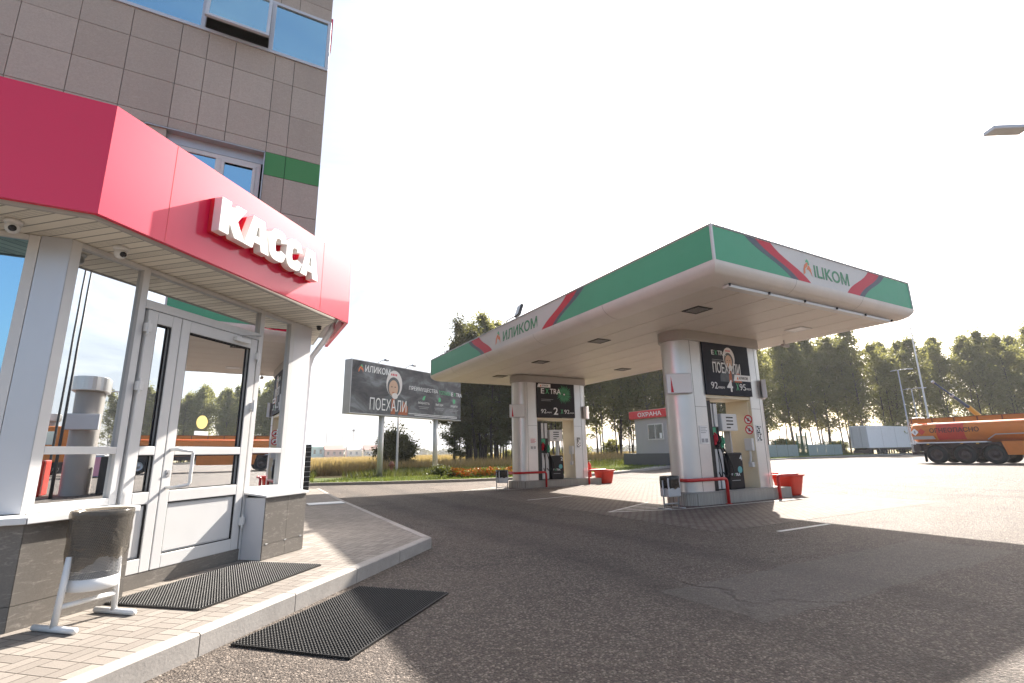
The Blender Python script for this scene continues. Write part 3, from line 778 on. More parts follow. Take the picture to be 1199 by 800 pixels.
# inside of the bay
g = MB(); g.box(-8, .6, 11.5, 11.6, .16, 3.29); g.prism([(-8, 5.7), (-1.5, 5.7), bay(3.2, -4.95, 0)[:2], bay(6.2, -4.95, 0)[:2], (.55, 11.4), (-8, 11.4)], 3.30, 3.34); g.build('interior_wall', M['interior'], B)
g = MB(); g.prism([(-8, 5.7), (-1.5, 5.7), bay(3.2, -4.95, 0)[:2], bay(6.3, -4.95, 0)[:2], (.6, 11.4), (-8, 11.4)], .15, .162); g.build('interior_floor', M['interior_floor'], B)
g = MB()
for k in range(3): g.bbox(-4.2+k*1.3, -3.1+k*1.3, 8.8, 9.4, .163, 1.25, .02)
g.build('shop_counter', M['interior'], B)
# fascia
zb, zf = 3.285, 4.28
A_ = bay(2.715, -4.1, 0)[:2]; B_ = bay(6.315, -4.1, 0)[:2]
pin = [(A_[0]-.02, A_[1]+.05), bay(6.29, -4.15, 0)[:2]]
g = MB()
g.prism([A_, B_, pin[1], pin[0]], zb, zf)
fa = g.build('fascia', M['fascia'], B)
g = MB(); g.prism([(A_[0]-.001, A_[1]), (pin[0][0]-.001, pin[0][1]), (-9, A_[1]+.05), (-9, A_[1])], zb, zf); g.build('fascia', M['fascia'], B)
g = MB(); g.prism([(B_[0], B_[1]+.002), (B_[0], 9.3), (B_[0]-.05, 9.3), (pin[1][0], pin[1][1]+.002)], zb, zf); g.build('fascia', M['fascia'], B)
g = MB(); g.prism([(-9, A_[1]+.06), (A_[0]-.03, A_[1]+.06), bay(6.26, -4.16, 0)[:2], (B_[0]-.06, 9.2), (.86, 9.2), (.86, 8.09), (-9, 8.09)], 3.42, 3.46); g.build('bay_roof', M['galv'], B)
g = MB(); g.prism([(-9, A_[1]+.10), (A_[0]-.045, A_[1]+.10), bay(6.13, -4.2, 0)[:2], (1.06, 7.75), (1.06, 9.15), (.80, 9.15), bay(6.2, -4.9, 0)[:2], bay(3.1, -4.9, 0)[:2], (-1.4, 5.62), (-9, 5.62)], 3.27, 3.295)
g.build('soffit', M['soffit'], B)
g = MB(); g.tube([(-9, A_[1]+.075, 3.29), (A_[0]-.035, A_[1]+.075, 3.29), bay(6.1, -4.17, 3.29)], .035, 8)
e = bay(6.13, -4.2, 0); g.tube([(e[0], e[1], 3.285), (1.06, 7.75, 3.285), (1.06, 9.15, 3.285)], .02, 6); g.build('soffit_trim', M['cap_grey'], B, smooth=True)
g = MB(BM)
for s in (3.30, 5.62): g = MB(BM); g.box(s, s+.004, -4.1005, -4.0985, zb+.002, zf-.002); g.build('panel_joint', M['letter_red'], fa)
# raised letters
fl = frame(bay(0, -4.1, 0), (DX, DY, 0), (0, 0, 1))
def glyph(ch):
    """heavy block capitals in the unit square, as plain outlines that meet edge to edge"""
    if ch == 'К': return [[(0, 0), (.36, 0), (.36, .36), (.58, 0), (1, 0), (.66, .52), (.97, 1), (.58, 1), (.36, .64), (.36, 1), (0, 1)]]
    if ch == 'А':
        l = [(0, 0), (.33, 0), (.37, .20), (.5, .20), (.5, .42), (.42, .42), (.47, .72), (.5, .72), (.5, 1), (.27, 1)]
        return [l, [(1-x, y) for x, y in l[::-1]]]
    o = []; i_ = []
    for k in range(25):
        a = math.radians(42+276*k/24); c_, s_ = math.cos(a), math.sin(a); q = (abs(c_)**2.8+abs(s_)**2.8)**(-1/2.8)
        o.append((.5+.5*q*c_, .5+.52*q*s_)); i_.append((.52+.17*q*c_, .5+.24*q*s_))
    o[0] = (.97, .70); o[-1] = (.97, .30); i_[0] = (.64, .62); i_[-1] = (.64, .38)
    return [o+i_[::-1]]
lx = [(3.725, .345, 'К'), (4.06, .37, 'А'), (4.42, .30, 'С'), (4.71, .30, 'С'), (4.985, .35, 'А')]
for s, w, ch in lx:
    for z0, z1, mt, nm, gr in ((.002, .05, M['letter_red'], 'letter', -.006), (.0505, .145, M['letter_white'], 'letter_face', 0)):
        g = MB(fl)
        for P in glyph(ch): g.prism([(s+x*w, 3.585+y*.37) for x, y in P], z0, z1)
        g.build(nm, mt, fa, bevel=.004 if ch != 'А' and nm == 'letter_face' else 0)
# downpipe
g = MB(); g.tube([(1.20, 7.95, 3.42), (1.19, 8.0, 3.30), (1.10, 8.2, 3.12), (.98, 8.38, 2.92), (.945, 8.42, 2.75), (.945, 8.42, .22), (.98, 8.38, .18)], .042, 12)
g.build('downpipe', M['panel_grey'], B, smooth=True)
# stone clad cabinet beside the door
K_ = thing('utility_cabinet', 'waist high cabinet clad in grey stone with a white metal lid right of the door', 'cabinet', bay(5.72, -4.6, .147))
g = MB(BM); g.box(5.335, 6.095, -4.745, -4.462, .149, .862); g.build('body', M['panel_grey'], K_, bevel=.004)
g = MB(BM)
for s0_, s1_ in ((5.337, 5.735), (5.739, 6.093)):
    g.box(s0_, s1_, -4.461, -4.448, .325, .858); g.box(s0_, s1_, -4.461, -4.448, .152, .321)
g.build('stone_front', M['granite'], K_)
g = MB(BM); v = [(5.31, -4.748, .905), (6.125, -4.748, .905), (5.31, -4.425, .868), (6.125, -4.425, .868)]
v2 = [(x, y, z+.022) for x, y, z in v]
g.add(v+v2, [(0, 1, 3, 2), (4, 6, 7, 5), (2, 3, 7, 6), (0, 4, 5, 1), (0, 2, 6, 4), (1, 5, 7, 3)]); g.build('lid', M['white_metal'], K_, recalc=True)
for s in (5.40, 5.735, 6.03): g = MB(BM); g.bbox(s-.018, s+.018, -4.448, -4.444, .315, .331, .002); g.build('fixing_clip', M['galv'], K_)
# cameras
def dome(name, p, face, label, small=False, dark=False):
    c = thing(name, label, 'camera', p)
    k = .6 if small else 1
    x, y, z = p
    g = MB(); g.lathe([(.001, 0), (.06*k, 0), (.062*k, -.02*k), (.052*k, -.035*k), (.001, -.036*k)], 24, p); g.build('mount', M['black'] if dark else M['white_metal'], c, smooth=True)
    g = MB(); q = Vector(p)+Vector((0, 0, -.062*k))
    n = 14; vs = []; fs = []
    for i in range(n+1):
        for j in range(20):
            a = PI*i/n; b = 2*PI*j/20; vs.append(q+Vector((math.sin(a)*math.cos(b), math.sin(a)*math.sin(b), math.cos(a)))*(.05*k))
    for i in range(n):
        for j in range(20): fs.append((i*20+j, (i+1)*20+j, (i+1)*20+(j+1) % 20, i*20+(j+1) % 20))
    g.add(vs, fs); g.build('ball', M['black'] if dark else M['white_metal'], c, smooth=True)
    d = Vector(face).normalized()
    g = MB(); g.tube([q+d*.035*k, q+d*.056*k], .026*k, 16); g.build('lens_hood', M['black_gloss'], c, smooth=True)
dome('security_camera', (-1.74, 5.20, 3.268), (.25, -.8, -.35), 'white ball camera under the eave at the left edge, over the side window')
dome('security_camera', (-1.08, 5.47, 3.268), (.55, -.7, -.35), 'white ball camera under the eave between corner post and entrance window')
dome('security_camera', (.965, 7.72, 3.268), (.6, -.6, -.3), 'tiny black camera under the eave at its far right corner', True, True)

# ------------------------------------------------------------------ logo helper
def logo(parent, fr, a, b, h, mats):
    """leaf shaped A mark: two orange blades and a green tip"""
    def poly(pts, mat, nm):
        g = MB(fr @ Matrix.Translation((a, b, .003))); g.prism([(x*h, y*h) for x, y in pts], 0, .003); g.build(nm, mat, parent)
    poly([(.02, 0), (.20, .10), (.25, .38), (.50, .58), (.55, .78), (.50, .80), (.22, .62), (.08, .36)], mats[0], 'emblem')
    poly([(.84, 0), (.70, .26), (.56, .36), (.38, .36), (.56, .60), (.66, .62), (.80, .40)], mats[0], 'emblem')
    poly([(.50, .82), (.60, .64), (.70, .66), (.64, .90), (.52, 1.0), (.36, .86), (.40, .78)], mats[1], 'emblem')

# ------------------------------------------------------------------ the canopy
CX0, CX1, CY0, CY1 = 7.5, 15.05, 5.67, 20.98
ZB, ZT, ZS = 4.80, 5.50, 4.50
CN = thing('fuel_canopy', 'long flat fuel station canopy with green and white fascia over the pump islands', 'canopy', ((CX0+CX1)/2, (CY0+CY1)/2, ZS))
g = MB()
g.box(CX0, CX0+.06, CY0, CY1, ZB, ZT); g.box(CX1-.06, CX1, CY0, CY1, ZB, ZT)
g.box(CX0+.061, CX1-.061, CY0, CY0+.06, ZB, ZT); g.box(CX0+.061, CX1-.061, CY1-.06, CY1, ZB, ZT)
fas = g.build('fascia', M['white_panel'], CN)
g = MB(); g.box(CX0+.062, CX1-.062, CY0+.062, CY1-.062, 5.30, 5.36); g.build('roof', M['galv'], CN)
g = MB()
e = .018
g.box(CX0-e, CX0+.07, CY0-e, CY1+e, ZT+.001, ZT+.03); g.box(CX1-.07, CX1+e, CY0-e, CY1+e, ZT+.001, ZT+.03)
g.box(CX0+.071, CX1-.071, CY0-e, CY0+.07, ZT+.001, ZT+.03); g.box(CX0+.071, CX1-.071, CY1-.07, CY1+e, ZT+.001, ZT+.03)
g.build('edge_trim', M['galv'], CN)
g = MB()
for x, y in ((CX0, CY0), (CX1, CY0), (CX0, CY1), (CX1, CY1)): g = MB(); g.box(x-.022, x+.022, y-.022, y+.022, ZB, ZT); g.build('corner_trim', M['white_metal'], CN)
# rounded cove under the fascia
g = MB(); prof = []
for i in range(11):
    w = i/10*PI/2
    prof.append((.50*(1-math.cos(w))-.025, ZB-.004-.30*math.sin(w)))
vs = []; fs = []
for ins, z in prof:
    vs += [(CX0+ins, CY0+ins, z), (CX1-ins, CY0+ins, z), (CX1-ins, CY1-ins, z), (CX0+ins, CY1-ins, z)]
for i in range(10):
    for k in range(4): fs.append((i*4+k, i*4+(k+1) % 4, (i+1)*4+(k+1) % 4, (i+1)*4+k))
sides = MB(); sides.add(vs, [f[::-1] for f in fs])
cv = sides.build('cove', M['cove'], CN, smooth=True, recalc=False)
me = cv.data
try:
    me.set_sharp_from_angle(angle=math.radians(40))
except Exception: pass
g = MB()
for t_ in (8.9, 12.1, 15.3, 18.5):
    for i in range(10):
        (a, z), (b, z2) = prof[i], prof[i+1]
        g.add([(CX0+a-.002, t_, z-.002), (CX0+a-.002, t_+.012, z-.002), (CX0+b-.002, t_+.012, z2-.002), (CX0+b-.002, t_, z2-.002)], [(0, 1, 2, 3)])
for t_ in (10.0, 12.6):
    for i in range(10):
        (a, z), (b, z2) = prof[i], prof[i+1]
        g.add([(t_, CY0+a-.002, z-.002), (t_+.012, CY0+a-.002, z-.002), (t_+.012, CY0+b-.002, z2-.002), (t_, CY0+b-.002, z2-.002)], [(0, 1, 2, 3)])
g.build('cove_joint', M['cap_grey'], cv)
# slatted soffit, boards along the long side
g = MB(); x = CX0+.44; k = 0
while x < CX1-.46:
    w = .118; gap = .012 if (k+1) % 7 else .040
    g.box(x, x+w-.002, CY0+.44, CY1-.44, ZS, ZS+.02)
    x += w+gap-.004; k += 1
g.build('soffit', M['canopy_soffit'], CN)
g = MB(); g.box(CX0+.4, CX1-.4, CY0+.4, CY1-.4, ZS+.03, ZS+.05); g.build('soffit_backing', M['black'], CN)
# coloured panels, stripes with a gentle S
fL = frame((CX0, 0, 0), (0, -1, 0), (0, 0, 1)); fRr = frame((0, CY0, 0), (1, 0, 0), (0, 0, 1))
def sedge(t0, t1, n=8, bow=.10):
    """edge from top t0 down to bottom t1"""
    o = []
    for i in range(n+1):
        u = i/n; q = t0+(t1-t0)*(u+bow*math.sin(2*PI*u)*-.5); o.append((q, ZT-.012-(ZT-.012-ZB-.012)*u))
    return o
def stripe(fr_, E0, E1, mat, nm, dz, sign=1):
    g = MB(fr_ @ Matrix.Translation((0, 0, dz)))
    P = [(sign*a, z) for a, z in E0]+[(sign*a, z) for a, z in E1[::-1]]
    for i in range(len(E0)-1):
        g.prism([(sign*E0[i][0], E0[i][1]), (sign*E1[i][0], E1[i][1]), (sign*E1[i+1][0], E1[i+1][1]), (sign*E0[i+1][0], E0[i+1][1])], 0, .002)
    g.build(nm, mat, fas)
c0 = CY0+.024; c1 = CY1-.024
V = lambda y: sedge(y, y, bow=0)
stripe(fL, V(c0), sedge(9.58, 10.92), M['green_panel'], 'green_field', .001, -1)
stripe(fL, sedge(9.58, 10.92), sedge(9.90, 11.10), M['grey_stripe'], 'grey_stripe', .0035, -1)
stripe(fL, sedge(9.90, 11.10), sedge(10.39, 11.67), M['red_stripe'], 'red_stripe', .001, -1)
stripe(fL, sedge(15.91, 14.85), sedge(16.59, 15.47), M['red_stripe'], 'red_stripe', .001, -1)
stripe(fL, sedge(16.59, 15.47), sedge(16.85, 15.73), M['grey_stripe'], 'grey_stripe', .0035, -1)
stripe(fL, sedge(16.85, 15.73), V(c1), M['green_panel'], 'green_field', .001, -1)
d0 = CX0+.024; d1 = CX1-.024
stripe(fRr, V(d0), sedge(8.47, 9.89), M['green_panel'], 'green_field', .001)
stripe(fRr, sedge(8.47, 9.89), sedge(8.80, 10.14), M['grey_stripe'], 'grey_stripe', .0035)
stripe(fRr, sedge(8.80, 10.14), sedge(9.30, 10.58), M['red_stripe'], 'red_stripe', .001)
stripe(fRr, sedge(13.09, 12.0), sedge(13.60, 12.52), M['red_stripe'], 'red_stripe', .001)
stripe(fRr, sedge(13.60, 12.52), sedge(13.84, 12.73), M['grey_stripe'], 'grey_stripe', .0035)
stripe(fRr, sedge(13.84, 12.73), V(d1), M['green_panel'], 'green_field', .001)
text('ИЛИКОМ', .34, M['green_txt'], fas, fL, -14.05, 4.955, 2.16, bold=.018)
logo(fas, fL, -14.60, 4.95, .43, (M['orange_logo'], M['green_bright']))
text('ILIKO\u041c', .30, M['green_txt'], fas, fRr, 10.76, 4.98, 1.38, bold=.016)
logo(fas, fRr, 10.34, 4.98, .38, (M['orange_logo'], M['green_bright']))
# strip lamp under the near short side
LS = thing('strip_lamp', 'long thin white strip lamp along the near short edge of the canopy', 'lamp', (11.2, 5.98, 4.47))
g = MB()
for k in range(5):
    x0 = 8.15+k*1.24; g.box(x0, x0+1.225, 5.90, 6.05, 4.435, 4.495)
g.build('housing', M['white_metal'], LS, bevel=.01)
g = MB()
for k in range(6): g.box(8.13+k*1.24, 8.16+k*1.24, 5.86, 5.895, 4.45, 4.499)
g.build('clip', M['black'], LS)
# recessed lamps in the canopy ceiling
proto = None
LP = [(9.05, 7.45), (9.05, 11.0), (9.3, 14.6), (9.5, 18.1), (13.1, 7.55), (13.1, 11.1), (13.15, 14.65), (13.2, 18.1)]
where = ['nearest the station building corner', 'second along the left row above the gap between islands', 'third along the left row, before pump 2', 'at the far left end beyond pump 2',
         'with its lens reflection painted white, right of pump 4', 'behind pump 4 in the right row', 'in the right row before pump 2', 'at the far right end beyond pump 2']
for i, (x, y) in enumerate(LP):
    t_ = thing('ceiling_lamp', 'square lamp in the canopy ceiling ' + where[i], 'lamp', (x, y, ZS), 0, 'square lamps in the canopy ceiling')
    g = MB()
    for a in ((-.24, .24, -.24, -.19), (-.24, .24, .19, .24), (-.24, -.19, -.189, .189), (.19, .24, -.189, .189)): g.box(x+a[0], x+a[1], y+a[2], y+a[3], ZS-.022, ZS-.002)
    g.build('frame', M['white_metal'] if i == 4 else M['dark'], t_)
    g = MB(); g.box(x-.19, x+.19, y-.19, y+.19, ZS-.014, ZS-.006); g.build('lens', M['lens_white'] if i == 4 else M['dark_frame'], t_)  # one lamp is coloured white to stand for its brighter reflection
    g = MB()
    for k in range(6): g.box(x-.18, x+.18, y-.17+k*.065, y-.15+k*.065, ZS-.018, ZS-.0145)
    g.build('reflector', M['lens_white'] if i == 4 else M['cap_grey'], t_)
# sensor hanging from the soffit, floodlight on the roof
t_ = thing('ceiling_camera', 'small brown camera hanging under the canopy right edge beside pump 4', 'camera', (14.1, 8.6, ZS))
g = MB(); g.tube([(14.1, 8.6, ZS), (14.1, 8.6, ZS-.12)], .015, 8); g.build('bracket', M['galv'], t_)
g = MB(); g.bbox(14.02, 14.30, 8.56, 8.66, ZS-.20, ZS-.11, .015); g.build('housing', M['cap_grey'], t_)
t_ = thing('floodlight', 'small grey floodlight on its bracket on the canopy roof above the green lettering', 'floodlight', (7.75, 13.3, ZT+.03))
g = MB(); g.tube([(7.62, 13.9, 5.53), (7.62, 14.0, 5.66), (7.66, 13.5, 5.70), (7.66, 13.2, 5.53)], .022, 8); g.build('bracket', M['galv'], t_)
g = MB(frame((7.60, 13.18, 5.72), (0, -1, .15), (.4, .1, 1))); g.bbox(-.14, .14, -.12, .30, -.05, .05, .015); g.build('lamp_head', M['dark_frame'], t_)
g = MB(frame((7.60, 13.18, 5.72), (0, -1, .15), (.4, .1, 1))); g.box(-.12, .12, -.10, .28, .051, .055); g.build('glass', M['lens'], t_)

# ------------------------------------------------------------------ pump islands
def cosmonaut(par, fr_, cx, cy, h, fine=True):
    """helmeted figure, bust; a plain generic one"""
    def el(rx, ry, x, y, z, mat, nm, n=28, a=0):
        g = MB(fr_ @ Matrix.Translation((cx+x*h, cy+y*h, .003+z)) @ Matrix.Rotation(a, 4, 'Z')); g.disc((0, 0, 0), rx*h, n, 0, ry*h); g.build(nm, mat, par)
    g = MB(fr_ @ Matrix.Translation((cx, cy, .003)))
    g.sheet([(-.52*h, -.62*h), (.50*h, -.62*h), (.48*h, -.38*h), (.34*h, -.22*h), (.18*h, -.16*h), (-.2*h, -.16*h), (-.38*h, -.25*h), (-.5*h, -.42*h)], .0002); g.build('suit', M['suit_dark'], par)
    g = MB(fr_ @ Matrix.Translation((cx, cy, .003)))
    g.sheet([(.12*h, -.62*h), (.46*h, -.62*h), (.46*h, -.40*h), (.30*h, -.28*h)], .0006); g.sheet([(-.12*h, -.62*h), (.03*h, -.62*h), (0, -.24*h), (-.1*h, -.24*h)], .0006); g.build('suit', M['suit'], par)
    el(.27, .335, -.03, .13, .0010, M['helmet'], 'helmet')
    el(.21, .245, -.05, .05, .0014, M['suit_dark'], 'visor')
    el(.155, .20, -.055, .02, .0018, M['skin'], 'face')
    el(.10, .075, .0, -.17, .0021, M['helmet'], 'helmet')
    for sx in (-.115, .0): el(.026, .012, sx, .05, .0024, M['dark'], 'face', 12)
    el(.045, .012, -.06, -.085, .0024, M['suit'], 'face', 12)
    g = MB(fr_ @ Matrix.Translation((cx, cy, .003)))
    for k in range(4): g.sheet([((-.15+k*.055)*h, .33*h), ((-.115+k*.055)*h, .33*h), ((-.115+k*.055)*h, .38*h), ((-.15+k*.055)*h, .38*h)], .0022)
    g.build('helmet_mark', M['red_stripe'], par)
def stadium(xa, xb, y, r, n=14, left=True, right=True):
    P = []
    if left: P += [(xa+r*math.cos(PI/2+PI*i/n), y+r*math.sin(PI/2+PI*i/n)) for i in range(n+1)]
    else: P += [(xa, y+r), (xa, y-r)]
    if right: P += [(xb+r*math.cos(-PI/2+PI*i/n), y+r*math.sin(-PI/2+PI*i/n)) for i in range(n+1)]
    else: P += [(xb, y-r), (xb, y+r)]
    return P
def island(ox, oy, oz, num, label, sign):
    """ox,oy: offset; local x 9.85..13.6, front of the columns at y = 8.95"""
    I = thing('pump_island', label, 'pump island', (11.7+ox, 9.5+oy, oz), 0, 'islands under the canopy')
    T = Matrix.Translation((ox, oy, oz)); yc, r = 9.37, .42
    g = MB(T); g.prism(stadium(10.30, 13.2, yc, .50), -.05, .285); g.prism(stadium(13.2, 14.0, yc, .45, right=False), -.05, .283); pl = g.build('plinth', M['plinth_tile'], I, bevel=.008)
    g = MB(T); g.prism(stadium(10.30, 13.2, yc, .51), .286, .31); g.build('plinth_top', M['concrete'], I, bevel=.006)
    zt_ = 4.22
    for P in (stadium(10.40, 10.86, yc, r, right=False), stadium(12.70, 13.12, yc, r, left=False)):
        g = MB(T); g.prism(P, .311, zt_)
        c = g.build('column', M['column'], I, smooth=True)
        c.data.set_sharp_from_angle(angle=math.radians(25))
        xs_ = 10.42 if P[0][0] < 11 else 13.10
        g = MB(T); g.box(xs_-.006, xs_+.006, yc-r-.002, yc-r+.01, .32, 4.21)
        for z in (2.45,): g.box((10.43 if P[0][0] < 11 else 12.705), (10.855 if P[0][0] < 11 else 13.09), yc-r-.0022, yc-r+.01, z, z+.008)
        g.build('panel_joint', M['dark'], c)
    # inner faces, cream
    g = MB(T); g.box(12.685, 12.699, yc-.41, yc+.41, .312, 4.20); g.box(10.861, 10.875, yc-.41, yc+.41, .312, 4.20); inn = g.build('inner_lining', M['cream'], I)
    g = MB(T); g.prism(stadium(10.40, 13.12, yc, r+.06), 4.221, 4.499); g.build('cap_beam', M['cap_grey'], I, bevel=.015)
    g = MB(T); g.box(10.878, 12.68, yc-.40, yc+.40, 2.70, 2.78); g.build('lintel', M['cream'], I)
    # poster board
    g = MB(T); g.box(10.86, 12.75, 8.90, 8.945, 2.79, 4.215)
    sb = g.build('sign_board', M['navy'] if num == '4' else M['poster_black'], I)
    f = frame((10.86+ox, 8.90+oy, 2.79+oz), (1, 0, 0), (0, 0, 1))
    sign(sb, f)
    g = MB(T); g.box(10.86, 12.72, 9.795, 9.84, 2.79, 4.21); g.build('sign_board', M['navy'] if num == '4' else M['poster_black'], I)
    # wall lamp boxes on the rounded ends
    for P_, Q_ in (((9.72, 9.2), (10.2, 8.785)), ((13.73, 9.2), (13.25, 8.785))):
        p, q = Vector(P_), Vector(Q_); u = (q-p) if P_[0] < 11 else (p-q); o_ = p if P_[0] < 11 else q
        fb = frame((o_.x+ox, o_.y+oy, oz), (u.x, u.y, 0), (0, 0, 1))
        g = MB(fb); g.bbox(0, u.length, 2.78, 3.30, -.12 if P_[0] > 11 else -.17, 0, .012); lb = g.build('light_box', M['panel_grey'], I)
        g = MB(fb); g.box(.02, u.length-.02, 2.80, 3.28, .001, .004); g.build('face_plate', M['white_flat'], lb)
        g = MB(fb); g.prism([(.10, 2.81), (.17, 2.81), (.12, 3.24)], .0045, .006); g.build('red_mark', M['red_stripe'], lb)
    # notices on the front panels
    g = MB(T); g.box(10.50, 10.80, 8.938, 8.947, 1.50, 1.95); nb = g.build('notice', M['white_flat'], I)
    f = frame((10.50+ox, 8.938+oy, 1.50+oz), (1, 0, 0), (0, 0, 1))
    g = MB(f)
    for k in range(4): g.box(.03, .27-.05*(k % 2), .41-k*.045, .425-k*.045, .001, .002)
    g.build('print_line', M['red_stripe'] if num == '2' else M['grey_flat'], nb)
    g = MB(f)
    g.box(.03, .13, .03, .13, .001, .002); g.box(.16, .27, .03, .13, .001, .002); g.build('print_block', M['grey_flat'], nb)
    g = MB(T); g.box(12.80, 13.0, 8.938, 8.947, 1.55, 2.0); nb = g.build('notice', M['white_flat'], I)
    f = frame((12.80+ox, 8.938+oy, 1.55+oz), (1, 0, 0), (0, 0, 1)); g = MB(f)
    for a in range(4):
        for b in range(8):
            if R.random() < .62: g.box(.015+a*.044, .055+a*.044, .02+b*.052, .062+b*.052, .001, .002)
    g.build('print_block', M['dark'], nb)
    # fittings on the cream face
    xf = 12.684
    fx = frame((xf+ox, 0+oy, oz), (0, -1, 0), (0, 0, 1))
    g = MB(fx); g.box(-9.25, -9.02, 2.30, 2.64, .001, .05); g.build('junction_box', M['cream'], I, bevel=.008)
    if num == '4':
        for z in (2.16, 1.88):
            g = MB(fx)
            for k in range(24):
                a, b = 2*PI*k/24, 2*PI*(k+1)/24
                g.prism([(-9.08+.10*math.cos(a), z+.10*math.sin(a)), (-9.08+.10*math.cos(b), z+.10*math.sin(b)), (-9.08+.13*math.cos(b), z+.13*math.sin(b)), (-9.08+.13*math.cos(a), z+.13*math.sin(a))], .004, .008)
            g.prism([(-9.17, z+.06), (-9.15, z+.08), (-8.99, z-.06), (-9.01, z-.08)], .006, .009)
            pg = g.build('prohibition_sign', M['red_stripe'], I)
            g = MB(fx); g.disc((-9.08, z, .003), .10, 24); g.build('sign_ground', M['white_flat'], pg)
            g = MB(fx); g.box(-9.11, -9.06, z-.05, z+.04, .0045, .006); g.build('pictogram', M['dark'], pg)
    g = MB(fx); g.bbox(-9.22, -8.98, 1.30, 1.64, .001, .10, .01); g.build('control_box', M['white_metal'], I)
    g = MB(fx); g.tube([(-9.10, 1.30, .05), (-9.10, 1.12, .05), (-9.12, 1.0, .07)], .03, 8); g.bbox(-9.17, -9.04, .86, 1.0, .001, .10, .01); g.build('card_reader', M['white_metal'], I)
    return I
def tag_shape(sb, f, a, b, w, h):
    g = MB(f @ Matrix.Translation((a, b, .003))); g.prism([(.0, 0), (w, 0), (w, h), (.06, h)], 0, .002); g.build('white_tag', M['white_flat'], sb)
    text('ИЛИКОМ', h*.5, M['dark'], sb, f @ Matrix.Translation((0, 0, .003)), a+.24, b+h*.25, w-.36)
    g = MB(f @ Matrix.Translation((a+.13, b+h*.22, .006))); g.prism([(0, 0), (.08, 0), (.05, h*.55)], 0, .001); g.build('emblem', M['orange_logo'], sb)
def ecstra(sb, f, a, b, h):
    text('E', h, M['white_flat'], sb, f, a, b, h*.75, bold=.01); text('X', h, M['green_bright'], sb, f, a+h*1.0, b, h*.8); text('TRA', h, M['white_flat'], sb, f, a+h*2.0, b, h*2.5, bold=.01)
def sign4(sb, f):
    # pale smoke and rocket glow: soft tones printed behind the figure
    cosmonaut(sb, f, 1.07, .93, .90)
    ecstra(sb, f, .34, 1.10, .13)
    g = MB(f)
    for k in range(3): g.box(.34, .80-.1*(k % 2), .96-k*.045, .972-k*.045, .003, .004)
    g.build('small_print', M['grey_flat'], sb)
    text('ПОЕХАЛИ', .30, M['white_flat'], sb, f @ Matrix.Translation((0, 0, .006)), .33, .60, 1.14, bold=.01)
    tag_shape(sb, f, 1.15, .42, .72, .17)
    text('92', .18, M['white_flat'], sb, f, .20, .16, .26); text('евро', .07, M['white_flat'], sb, f, .48, .16, .26)
    text('4', .33, M['white_flat'], sb, f, .84, .10, .24, bold=.015)
    text('X', .20, M['green_bright'], sb, f, 1.22, .15, .12); text('95', .18, M['white_flat'], sb, f, 1.37, .16, .26); text('евро', .07, M['white_flat'], sb, f, 1.65, .16, .20)
def sign2(sb, f):
    tag_shape(sb, f, .02, 1.24, .66, .15)
    ecstra(sb, f, .20, .98, .22)
    g = MB(f)
    for k in range(2): g.box(.20, .80-.12*k, .74-k*.06, .755-k*.06, .003, .004)
    g.build('small_print', M['grey_flat'], sb)
    g = MB(f @ Matrix.Translation((1.36, .98, .003)))
    for k in range(26):      # burst of pointed blades
        a = 2*PI*k/26; c, s = math.cos(a), math.sin(a); l = .36+.08*((k*7) % 5)/5
        if s > 0 and s*l > .48: l = .48/s
        q = Vector((c, s)); p = Vector((-s, c))
        g.prism([tuple(q*.03-p*.006), tuple(q*l*.6-p*.028+p*.05), tuple(q*l+p*.10), tuple(q*l*.6+p*.028+p*.05)], 0, .0012+.0006*(k % 3))
    g.build('starburst', M['green_txt'], sb)
    g = MB(f @ Matrix.Translation((1.36, .98, .006))); g.disc((0, 0, .002), .035, 16); g.build('starburst_heart', M['white_flat'], sb)
    text('92', .17, M['white_flat'], sb, f, .18, .17, .26); text('евро', .06, M['white_flat'], sb, f, .46, .17, .24)
    text('2', .30, M['white_flat'], sb, f, .80, .12, .22, bold=.015)
    text('X', .18, M['green_bright'], sb, f, 1.16, .17, .12); text('92', .17, M['white_flat'], sb, f, 1.34, .17, .26); text('евро', .06, M['white_flat'], sb, f, 1.62, .17, .22)
OFF = {'4': (0, 0, 0), '2': (-.12, 8.32, -.04)}
island(*OFF['4'], '4', 'nearer pump island with cosmonaut poster numbered 4 between its two columns', sign4)
island(*OFF['2'], '2', 'farther pump island with green starburst poster numbered 2 between its columns', sign2)

